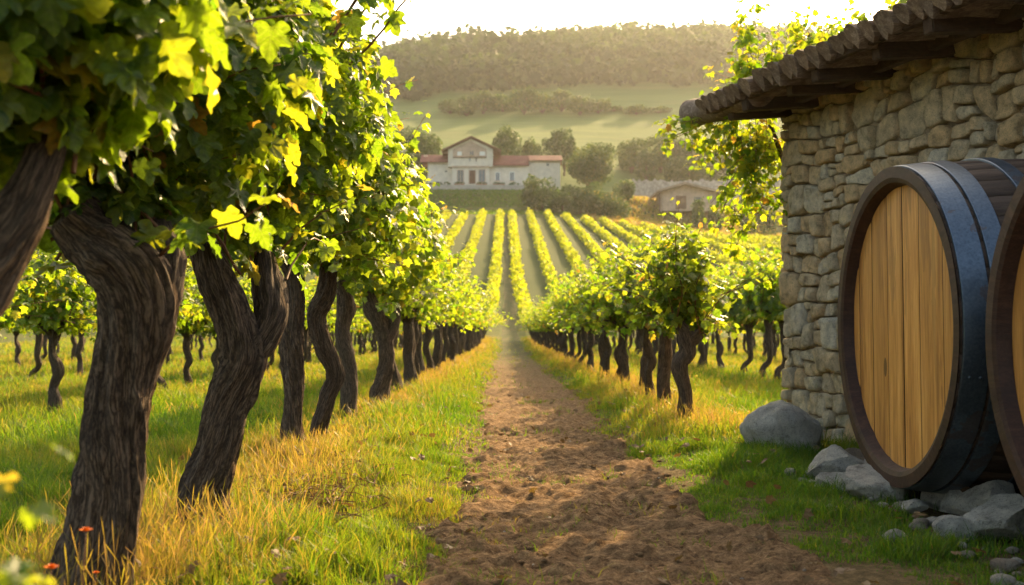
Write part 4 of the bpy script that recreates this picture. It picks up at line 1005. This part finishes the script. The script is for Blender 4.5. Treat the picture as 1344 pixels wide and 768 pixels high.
# ------------------------------------------------------------------ climbing vine on the roof corner
def climber():
    rg = np.random.default_rng(61); root = empty('climbing_vine', tuple(w3(-.25, -.3, 0)), 'bright green climbing vine hanging over the far roof corner of the stone building', 'climbing plant')
    stem = [w3(-.22, -.25, -.1), w3(-.20, -.28, .8), w3(-.26, -.20, 1.6), w3(-.2, -.25, 2.5), w3(-.3, -.1, 3.3), w3(-.35, .1, 3.95), w3(-.2, -.1, 4.2)]
    tube_obj('stem', [tube(stem, [.05,.045,.04,.035,.03,.025,.02], 10, .15, 2, 4)], M['bark_far'], root)
    sh = []
    def S_(p, d, L, dr): sh.append(grow(p, d, L, rg, .06, dr, .22))
    for i in range(34):                                        # hanging mass below the eave
        p = w3(-.35+rg.normal(0, .16), rg.uniform(-.1, .75), rg.uniform(3.3, 3.95)); S_(p, (rg.normal(-.2, .35), rg.normal(0, .3), -.6), rg.uniform(.35, 1.0), 1.4)
    for i in range(14):
        p = w3(-.45+rg.normal(0, .12), rg.uniform(.1, .5), rg.uniform(2.7, 3.4)); S_(p, (rg.normal(-.1, .3), 0, -.6), rg.uniform(.2, .75), 1.4)
    for i in range(10):
        p = w3(-.6+rg.normal(0, .1), rg.uniform(.6, 1.1), rg.uniform(3.5, 3.9)); S_(p, (-.5+rg.normal(0,.3), 0, -.2), rg.uniform(.2, .5), 1.0)
    for i in range(120):                                        # over the roof edge, up the slope
        s_ = rg.uniform(-.5, 3.0); p = rp(s_, rg.uniform(-.7, .35), .2); S_(p, (rg.normal(-.3, .5), rg.normal(0, .5), rg.uniform(.3, 1.0)), rg.uniform(.25, .55+.35*(s_ < .8)), .5)
    for d, L in (((-.8, 0, .75), 1.2), ((-.5, 0, 1.0), 1.2), ((-1, -.1, .35), .8), ((-.3, .1, 1.1), 1.15), ((-.75,0,1.1),1.25)): S_(w3(-.2, .15, 4.0), d, L, .25)
    V, Fc, t = foliage(rg, sh, .092, TM, 0, per=2.7, tint=(.50, .24)); mesh_np('foliage', V, [Fc], M['leaf'], root, {'tint': t})
    tube_obj('canes', [tube(P[::2], np.linspace(.006, .002, len(P[::2])), 4) for P in sh if len(P[::2]) > 2], M['cane'], root)
climber()

# ------------------------------------------------------------------ blurred shoot and flowers in the left corner
def corner_shoot():
    rg = np.random.default_rng(71); a = at(-45, 800, 1.35); root = empty('vine_shoot', (a[0], a[1], 0), 'blurred leafy young shoot in the bottom left corner', 'vine shoot')
    P0 = [np.array([a[0], a[1], z]) for z in (-.02, .35, .72)]; tube_obj('stem', [tube(P0, [.012,.01,.008], 6, .05, 1, 3)], M['cane'], root)
    sh = [grow(P0[-1], (rg.normal(.25, .25), rg.normal(.1, .3), .9), rg.uniform(.16, .28), rg, .035, .4) for _ in range(7)]
    V, Fc, t = foliage(rg, sh, .058, TN, 0, per=1.5, tint=(.6, .2)); mesh_np('foliage', V, [Fc], M['leaf'], root, {'tint': t}, smooth=True)
corner_shoot()
def flower(px, py, Y, r, label, seed):
    rg = np.random.default_rng(seed); c = at(px, py, Y); g = float(zt(c[0], c[1])); root = empty('wildflower', (c[0], c[1], g), label, 'flower', 'orange wildflowers in the grass')
    tube_obj('stem', [tube([(c[0]-.03, c[1], g-.02), (c[0]-.01, c[1], (g+c[2])/2), tuple(c)], [.003,.0025,.002], 5)], M['cane'], root)
    n = 12; an = np.linspace(0, 6.28, n, endpoint=False); P = np.repeat(c[None], 2*n, 0); an = np.concatenate([an, an+.26]); el = np.concatenate([np.full(n, .25), np.full(n, .9)])
    U = np.stack([np.cos(an)*np.cos(el), np.sin(an)*np.cos(el), np.sin(el)], 1); N = np.stack([-np.cos(an)*np.sin(el), -np.sin(an)*np.sin(el), np.cos(el)], 1)
    V, Fc, t = batch(TQ, P, N, U, np.full(2*n, r)*np.concatenate([np.ones(n), np.full(n, .7)]), rg.random(2*n)); V = V
    mesh_np('petals', V, [Fc], M['petal'], root, {'tint': t})
for a in ((119, 694, 3.4, .022, 'orange flower against the thickest vine trunk', 1), (75, 742, 3.1, .022, 'orange flower lowest in the left corner', 2), (133, 748, 4.0, .014, 'small orange flower bud low at the foot of the thickest trunk', 3)): flower(*a)

# ------------------------------------------------------------------ trees, bushes
def crown_cloud(rg, lobes, leaf, dens=1.0):
    """lobes: list of (centre, radii). leaf clumps on and inside every lobe"""
    P, N, Sz, T = [], [], [], []
    for c, r in lobes:
        c, r = np.array(c), np.array(r); area = 4*math.pi*((r[0]*r[1]+r[1]*r[2]+r[0]*r[2])/3); n = int(area/(leaf*leaf)*1.5*dens)
        v = rg.normal(0, 1, (n, 3)); v /= np.linalg.norm(v, axis=1, keepdims=True)
        bump = 1 + .22*noise3(v[:,0]*2.2+c[0], v[:,1]*2.2+c[1], v[:,2]*2.2+c[2]) + .10*noise3(v[:,0]*6+c[0], v[:,1]*6, v[:,2]*6+c[2])
        rr = rg.uniform(.55, 1.0, n)**.45*bump; gap = noise3(v[:,0]*4+c[1], v[:,1]*4, v[:,2]*4+c[0]) < .42
        p = c + v*r*rr[:,None]; k = gap; P.append(p[k]); N.append((v/r*r.mean() + rg.normal(0, .7, (n, 3)))[k]); Sz.append((leaf*rg.uniform(.5, 1.3, n))[k])
        T.append(np.clip(rg.normal(.42, .2, n)+rg.normal(0, .08), 0, 1)[k])
    P, N, Sz, T = map(np.concatenate, (P, N, Sz, T)); U = np.random.default_rng(1).normal(0, 1, P.shape)
    return batch(TH, P, N, U, Sz, T)
def tree(x, Y, h, w_, label, seed, name='tree', group=None, base=None, trunk_h=.22, leaf=None, parts=9, flat=1.0, cat='tree', shape='round'):
    rg = np.random.default_rng(seed); z0 = float(zt(x, Y, False)) if base is None else base
    root = empty(name, (x, Y, z0), label, cat, group); leaf = leaf or max(.5, Y/F*2.6)
    th = h*trunk_h; lobes = [((0, 0, th+(h-th)*.52), (w_*.40, w_*.40, (h-th)*.46))]
    for i in range(parts):
        an = rg.uniform(0, 6.28); q = rg.uniform(.15, .9); rr = w_*.5*(.62 if shape == 'round' else .4)*rg.uniform(.55, 1.0)*(1-.25*q)
        lobes.append(((math.cos(an)*rr, math.sin(an)*rr, th+(h-th)*q), (w_*rg.uniform(.13,.24), w_*rg.uniform(.13,.24), (h-th)*rg.uniform(.12,.22))))
    V, Fc, t = crown_cloud(rg, lobes, leaf); mesh_np('crown', V, [Fc], M['tree'], root, {'tint': t}, world=False)
    tb = [tube([(0,0,-.4), (rg.normal(0,.1),0,th*.6), (rg.normal(0,.2),0,th*1.2), (0,0,th+(h-th)*.5)], [w_*.045, w_*.036, w_*.03, w_*.012], 10, .12, seed, 3)]
    for i in range(4):
        an = i*1.57+rg.uniform(-.4,.4); tb.append(tube([(0,0,th*.9), (math.cos(an)*w_*.15, math.sin(an)*w_*.15, th+(h-th)*.3), (math.cos(an)*w_*.28, math.sin(an)*w_*.28, th+(h-th)*.55)], [w_*.022,w_*.014,w_*.007], 7, .1, i, 3))
    tube_obj('trunk', tb, M['bark_far'], root, world=False)
    return root
def tpx(px, base_py, top_py, wpx, Y, label, seed, **k):
    a = at(px, base_py, Y); s = Y/F
    z0 = float(zt(a[0], Y, False)); h = EYE + (HOR-top_py)*s - z0
    return tree(a[0], Y, h, wpx*s, label, seed, **k)
tpx(549, 225, 168, 84, 362, 'round dark tree behind the left wing of the villa', 1)
tpx(666, 200, 164, 50, 395, 'upright tree rising right behind the villa gable', 2, trunk_h=.1)
tpx(697, 205, 179, 34, 400, 'small tree above the low red roof of the villa', 3, trunk_h=.1)
tpx(741, 205, 163, 42, 410, 'tall pale hazy tree right of the villa roof', 4, trunk_h=.1)
tpx(722, 205, 180, 26, 405, 'small pale tree between the villa roof and the tall hazy tree', 5, trunk_h=.1)
tpx(775, 250, 187, 72, 338, 'big round tree standing at the right end of the villa', 6, trunk_h=.08, parts=12)
for i, (px, tp, wp, Y, lb) in enumerate(((830,180,56,425,'leftmost tree of the wood right of the round tree'), (868,172,64,430,'tallest rounded tree in the middle of the wood'), (905,178,60,428,'broad tree in the right half of the wood'),
        (940,186,52,425,'tree of the wood just left of the climbing vine'), (975,192,60,422,'tree of the wood behind the climbing vine'), (850,196,44,415,'lower tree at the front of the wood, left side'), (925,202,50,412,'lower tree at the front of the wood, right side'), (888,204,44,412,'lower tree at the front of the wood, centre'))):
    tpx(px, 238, tp, wp, Y, lb, 20+i, group='trees of the wood behind the barn', trunk_h=.04)
# belt on the middle slope
bl = [(612,124,40),(634,116,40),(660,121,42),(688,112,40),(712,118,44),(738,117,40),(762,122,42),(786,128,40),(806,138,34),(836,138,40),(866,140,36),(590,130,36)]
for i, (px, tp, wp) in enumerate(bl):
    tpx(px, 150, tp, wp*1.15, 548+6*(i % 3), ('small hazy tree at the left end of the tree belt on the middle slope' if i == 11 else f'{ORD[i]} hazy tree from the left in the tree belt on the middle slope'.replace('first','leftmost tall')), 50+i, group='tree belt on the middle slope', trunk_h=.02, parts=6)
def bush(px, py, wpx, hpx, Y, label, seed, leaf=None, ybase=None):
    rg = np.random.default_rng(seed); s = Y/F; x = (px-VX)*s; z0 = float(zt(x, Y, False)); h = EYE+(HOR-(py-hpx))*s - z0; w_ = wpx*s; leaf = leaf or Y/F*2.4
    root = empty('bush', (x, Y, z0), label, 'bush', 'bushes below the villa')
    lobes = [((0,0,h*.35),(w_*.42,w_*.35,h*.52))]
    for i in range(6):
        an = rg.uniform(0, 6.28); lobes.append(((math.cos(an)*w_*.28, math.sin(an)*w_*.22, h*rg.uniform(.25,.72)), (w_*rg.uniform(.14,.24), w_*.2, h*rg.uniform(.18,.3))))
    V, Fc, t = crown_cloud(rg, lobes, leaf); mesh_np('foliage', V, [Fc], M['tree'], root, {'tint': t}, world=False)
    tube_obj('stem', [tube([(0,0,-.3),(.1,0,h*.3),(0,.1,h*.6)], [w_*.03,w_*.02,w_*.01], 7, .1, seed, 2)], M['bark_far'], root, world=False)
bush(712, 284, 60, 58, 316, 'dark bush hiding the right part of the villa front', 81)
bush(762, 288, 66, 52, 312, 'wide dark bush under the big round tree', 82)
bush(805, 288, 60, 38, 308, 'low bush at the right end of the bush group', 83)
bush(738, 288, 60, 36, 306, 'low bush at the front of the bush group', 84)
bush(818, 262, 36, 30, 330, 'small rounded bush right of the big round tree', 85)
bush(918, 272, 20, 19, 300, 'small light green bush in front of the barn', 86)
bush(940, 274, 22, 11, 302, 'flat little bush just right of the light green one', 87)
bush(985, 277, 32, 16, 305, 'dark low bush beneath the climbing vine', 88)
bush(1010, 275, 30, 20, 308, 'bush at the edge of the stone building corner', 89)
# dry scrub
def scrub():
    rg = np.random.default_rng(14); x = rg.uniform(26, 95, 26000); y = rg.uniform(236, 345, 26000); k = (y > fieldend(x)+5) & (fbm(x*.09, y*.09, 1, 3) > -.35); x, y = x[k], y[k]
    P = np.stack([x, y, zt(x, y, False)-.1], 1); blades('dry_scrub', M['grass'], P, rg.uniform(.6, 1.7, len(x)), rg.uniform(.35, .8, len(x)), np.clip(rg.normal(.80, .12, len(x)), .4, 1), rg.uniform(.2, .8, len(x)), rg, 'brown dry scrub between the vine rows and the barn', 'scrub')
    x = rg.uniform(-40, 36, 26000); y = rg.uniform(301, 338, 26000); P = np.stack([x, y, zt(x, y, False)-.1], 1)
    blades('meadow_grass', M['grass'], P, rg.uniform(.25, .6, len(x)), rg.uniform(.2, .5, len(x)), np.clip(rg.normal(.22, .12, len(x)), 0, 1), rg.uniform(.2, .8, len(x)), rg, 'green meadow strip below the villa terrace', 'grass')
scrub()
# forest on the ridge
def forest():
    rg = np.random.default_rng(15); C = []
    n = 6500; x = rg.uniform(-330, 420, n); y = rg.uniform(612, 960, n)
    lim = 632 + 16*noise3(x/60, 0.3, 1.)
    k = (y > lim) & (np.abs(x) < .5*y+30); x, y = x[k], y[k]
    P, N, Sz, T = [], [], [], []
    r = rg.uniform(3.5, 9.5, len(x))*(.75+.5*(noise3(x/40, y/40, 2)*.5+.5)); h = r*rg.uniform(1.1, 1.9, len(x)); z = zt(x, y, False)
    m_ = 60; v = rg.normal(0, 1, (len(x), m_, 3)); v[:,:,2] = np.abs(v[:,:,2])*1.1-.35; v /= np.linalg.norm(v, axis=2, keepdims=True)
    P = np.stack([x, y, z], 1)[:,None] + v*np.stack([r, r, h], 1)[:,None]*rg.uniform(.75, 1.12, (len(x), m_, 1)); P[:,:,2] += h[:,None]*.35
    N = v + rg.normal(0, .45, v.shape); T = np.clip(rg.normal(.4, .34, (len(x), 1)) + rg.normal(0, .12, (len(x), m_)), 0, 1)
    P, N, T = P.reshape(-1, 3), N.reshape(-1, 3), T.ravel(); V, Fc, t = batch(TQ, P, N, rg.normal(0, 1, P.shape), rg.uniform(1.8, 4.4, len(P)), T)
    o = mesh_np('forest', V, [Fc], M['forest'], attrs={'tint': t}); tag(o, 'wooded ridge closing the valley behind the villa', 'forest', kind='stuff')
forest()

# ------------------------------------------------------------------ villa (units of the enlarged photo crop, at 340 m)
YV = 340.0; U_ = YV/F/6.11
def vx(c): return (540 + c/6.11 - VX)/F*YV
def vz(c): return EYE + (HOR - (165 + c/6.11))/F*YV
villa = empty('villa', (vx(500), YV, vz(490)), 'pale plastered villa with a gabled centre and long red tiled wings', 'house')
def vbox(name, c0, c1, t, b, y0, y1, mat, parent=villa, bevel=0):
    mb = MB(); mb.box(vx(c0), vx(c1), YV+y0, YV+y1, vz(b), vz(t)); return mb.build(name, mat, parent, bevel=bevel)
mb = MB(); G = 520
mb.box(vx(125), vx(322), YV+2.5, YV+11, vz(G), vz(278)); mb.box(vx(625), vx(945), YV+1.5, YV+11, vz(G), vz(305)); mb.box(vx(945.5), vx(1200), YV+3, YV+10, vz(G), vz(262))
mb.box(vx(322), vx(625), YV, YV+12, vz(G), vz(322)); mb.prism([(vx(292), vz(324)), (vx(652), vz(324)), (vx(652), vz(180)), (vx(475), vz(98)), (vx(292), vz(180))], 1, YV-.35, YV+12.5)
wv = mb.build('wall', M['plaster'], villa)
vbox('cornice', 322, 625, 318, 330, -.5, -.1, M['plaster2'])
# gable panel
mb = MB(); mb.prism([(vx(330), vz(252)), (vx(602), vz(252)), (vx(602), vz(182)), (vx(475), vz(115)), (vx(330), vz(182))], 1, YV-.39, YV-.34); mb.build('gable_panel', M['plaster2'], villa)
vbox('balcony_rail', 330, 602, 246, 252, -.75, -.35, M['trim'])
def window(c0, c1, t, b, y, gm, fm='white', sill=True, fr=5):
    f = MB(); 
    for q in ((c0-fr, c0, t-fr, b), (c1, c1+fr, t-fr, b), (c0, c1, t-fr, t)): f.box(vx(q[0]), vx(q[1]), YV+y-.10, YV+y+.2, vz(q[3]), vz(q[2]))
    f.box(vx((c0+c1)/2)-.06, vx((c0+c1)/2)+.06, YV+y-.06, YV+y+.1, vz(b), vz(t))
    w_ = f.build('window', M[fm], villa); vbox('pane', c0, c1, t, b, y-.03, y+.05, M[gm], w_)
    if sill: vbox('sill', c0-8, c1+8, b, b+5, y-.25, y+.05, M['plaster2'], w_)
window(368, 414, 352, 448, -.03, 'glass', 'plaster2'); window(541, 588, 350, 445, -.03, 'shutter', 'plaster2')
d_ = vbox('door', 462, 510, 352, 462, -.08, .1, M['door']); vbox('door_frame', 456, 462, 346, 462, -.12, .1, M['plaster2'], d_); vbox('door_frame', 510, 516, 346, 462, -.12, .1, M['plaster2'], d_)
window(677, 704, 366, 430, 1.47, 'shutter'); window(792, 822, 364, 432, 1.47, 'shutter')
window(468, 496, 198, 232, -.42, 'glass', 'plaster2'); window(512, 524, 252, 282, -.39, 'door', 'plaster', False); window(462, 472, 252, 280, -.39, 'glass', 'plaster', False)
for c0, c1 in ((366, 402), (545, 590)): vbox('shutter', c0, c1, 202, 234, -.44, -.38, M['white'])
window(262, 280, 345, 358, 2.47, 'glass', 'plaster', False); window(1090, 1108, 285, 305, 2.97, 'glass', 'plaster', False)
# roofs
def gable_roof():
    mb = MB()
    for a, b in (((240, 190), (478, 78)), ((478, 78), (716, 190))):
        mb.prism([(vx(a[0]), vz(a[1])), (vx(b[0]), vz(b[1])), (vx(b[0]), vz(b[1]+14)), (vx(a[0]), vz(a[1]+14))], 1, YV-1.6, YV+13.5)
    rf = mb.build('roof', M['tile_red'], villa)
    mt = MB()
    for a, b in (((236, 194), (478, 80)), ((478, 80), (720, 194))):
        mt.prism([(vx(a[0]), vz(a[1])), (vx(b[0]), vz(b[1])), (vx(b[0]), vz(b[1]+9)), (vx(a[0]), vz(a[1]+9))], 1, YV-1.9, YV-1.61)
    mt.build('barge_board', M['trim'], rf)
    mt = MB()
    for a, b in (((240, 204), (478, 92)), ((478, 92), (716, 204))):
        for yy in (-1.3,-.8): mt.prism([(vx(a[0]), vz(a[1]+1)), (vx(b[0]), vz(b[1]+1)), (vx(b[0]), vz(b[1]+6)), (vx(a[0]), vz(a[1]+6))], 1, YV+yy, YV+yy+.15)
    mt.build('gable_rafter', M['trim'], rf)
gable_roof()
def wing_roof(c0, c1, top, bot, y_front, y_back):
    """lean gable roof, ridge parallel to the front, modelled tile rolls"""
    ym = (y_front+y_back)/2; x0, x1 = vx(c0), vx(c1); n = int((x1-x0)/.30); K = n*4+1; xs = np.linspace(x0, x1, K)
    roll = .085*np.abs(np.sin(np.arange(K)*math.pi/4)); V = []; 
    for (yy, zz) in ((y_front, vz(bot)), (ym, vz(top)), (y_back, vz(bot))):
        V.append(np.stack([xs, np.full(K, YV+yy), zz+roll], 1))
    for (yy, zz) in ((y_front, vz(bot)-.22), (ym, vz(top)-.3), (y_back, vz(bot)-.22)):
        V.append(np.stack([xs, np.full(K, YV+yy), np.full(K, zz)], 1))
    V = np.vstack(V); i = np.arange(6*K).reshape(6, K); Q = []
    for a, b in ((0,1),(1,2),(4,3),(5,4),(3,0),(2,5)): Q.append(np.stack([i[a,:-1], i[a,1:], i[b,1:], i[b,:-1]], 1))
    for e in (0, -1): Q.append(np.array([[i[0,e], i[1,e], i[4,e], i[3,e]], [i[1,e], i[2,e], i[5,e], i[4,e]]]))
    return mesh_np('wing_roof', V, [np.vstack(Q)], M['tile_red'], villa)
wing_roof(62, 298, 200, 278, 1.3, 12); wing_roof(630, 944, 208, 308, .4, 12); wing_roof(944.5, 1216, 205, 262, 1.8, 11)
vbox('chimney', 85, 115, 206, 232, 5, 6, M['plaster2'])
# terrace
mb = MB(); mb.box(vx(60), vx(1000), YV-6.5, YV+2.4, vz(560), vz(492)); mb.build('terrace', M['gravel'])['kind'] = 'structure'
def planter(c0, c1, y, label, seed):
    rg = np.random.default_rng(seed); x0, x1 = vx(c0), vx(c1); z0 = vz(492); root = empty('flower_planter', ((x0+x1)/2, YV+y, z0), label, 'planter', 'flower planters on the villa terrace')
    mb = MB(); h = 1.0; mb.hexa([(x0+.1,YV+y-.4,z0),(x1-.1,YV+y-.4,z0),(x1-.1,YV+y+.4,z0),(x0+.1,YV+y+.4,z0),(x0,YV+y-.5,z0+h),(x1,YV+y-.5,z0+h),(x1,YV+y+.5,z0+h),(x0,YV+y+.5,z0+h)]); mb.build('trough', M['terra'], root)
    V, Fc, t = crown_cloud(rg, [(((x0+x1)/2-wloc(root)[0]+q*(x1-x0)*.3, 0, h+.2), ((x1-x0)*.22, .5, .5)) for q in (-1, 0, 1)], .3); mesh_np('flowers', V, [Fc], M['tree'], root, {'tint': t}, world=False)
planter(345, 425, -1.4, 'terracotta planter left of the villa door', 1); planter(522, 605, -1.4, 'terracotta planter right of the villa door', 2); planter(655, 750, -1.0, 'terracotta planter below the two small villa windows', 3)
def shrub(c, w_, h_, lb, sd_):
    rg = np.random.default_rng(sd_); x = vx(c); z0 = vz(492); root = empty('shrub', (x, YV-2.2, z0), lb, 'shrub', 'low shrubs along the villa terrace')
    V, Fc, t = crown_cloud(rg, [((0,0,h_*.45), (w_, .8, h_*.55))], .35); mesh_np('foliage', V, [Fc], M['tree'], root, {'tint': t}, world=False)
shrub(150, 1.3, 1.3, 'low shrub before the left wing of the villa', 4); shrub(220, 1.6, 1.7, 'second low shrub before the left wing, nearer the door', 5); shrub(285, 1.2, 1.8, 'shrub at the corner between left wing and gabled centre', 6); shrub(830, 1.8, 1.6, 'low shrub before the right wing of the villa', 7)

# ------------------------------------------------------------------ barn and dry stone wall
YB = 322.0
def bx(px): return (px-VX)/F*YB
def bz(py): return EYE+(HOR-py)/F*YB
barn = empty('barn', (bx(905), YB, bz(268)), 'low barn with a shallow pale gable roof, right of the bushes', 'barn')
mb = MB(); mb.prism([(bx(870), bz(276)), (bx(942), bz(276)), (bx(942), bz(253)), (bx(899), bz(242)), (bx(870), bz(250))], 1, YB, YB+12); mb.build('wall', M['plaster2'], barn)
mb = MB()
for a, b in (((862, 250), (899, 239)), ((899, 239), (956, 253))): mb.prism([(bx(a[0]), bz(a[1])), (bx(b[0]), bz(b[1])), (bx(b[0]), bz(b[1]+3)), (bx(a[0]), bz(a[1]+3))], 1, YB-2.2, YB+13)
mb.build('roof', M['barnroof'], barn)
mb = MB(); mb.box(bx(888), bx(902), YB-.12, YB+.1, bz(274), bz(256)); mb.build('door', M['trim'], barn)
mb = MB(); mb.box(bx(912), bx(922), YB-.12, YB+.1, bz(266), bz(258)); mb.build('window', M['glass'], barn)
mb = MB()
for px in (866, 950): mb.box(bx(px)-.2, bx(px)+.2, YB-1.9, YB-1.5, bz(278), bz(253))
mb.build('post', M['trim'], barn)
def drywall():
    y = 352.0; xs = np.linspace((820-VX)/F*y, (1045-VX)/F*y, 90); rg = np.random.default_rng(4); V = []; Q = []
    for i, x in enumerate(xs):
        top = EYE+(HOR-236)/F*y + .35*rg.normal(); bot = EYE+(HOR-262)/F*y
        V += [(x, y+.15*rg.normal(), bot), (x, y+.12*rg.normal(), (top+bot)/2), (x, y, top), (x, y+1.2, top), (x, y+1.2, bot)]
    for i in range(len(xs)-1):
        for k in range(4): a = i*5+k; Q.append((a, a+5, a+6, a+1))
    o = mesh_np('retaining_wall', np.array(V), [np.array(Q)], M['drystone']); tag(o, 'long pale dry stone retaining wall behind the barn', 'wall')
drywall()

# ------------------------------------------------------------------ haze
mb = MB(); mb.box(-1100, 1100, -40, 1450, -12, 345)
mh = bpy.data.materials.new('haze_air'); mh.use_nodes = True; t_ = mh.node_tree
for q in list(t_.nodes):
    if q.type == 'BSDF_PRINCIPLED': t_.nodes.remove(q)
pv = t_.nodes.new('ShaderNodeVolumePrincipled'); pv.inputs['Color'].default_value = (.97,.96,.93,1); pv.inputs['Density'].default_value = .00008; pv.inputs['Anisotropy'].default_value = .6
t_.links.new(pv.outputs[0], t_.nodes['Material Output'].inputs['Volume'])
hz = mb.build('haze', mh); hz['kind'] = 'stuff'; hz['label'] = 'warm morning haze filling the valley'; hz['category'] = 'haze'
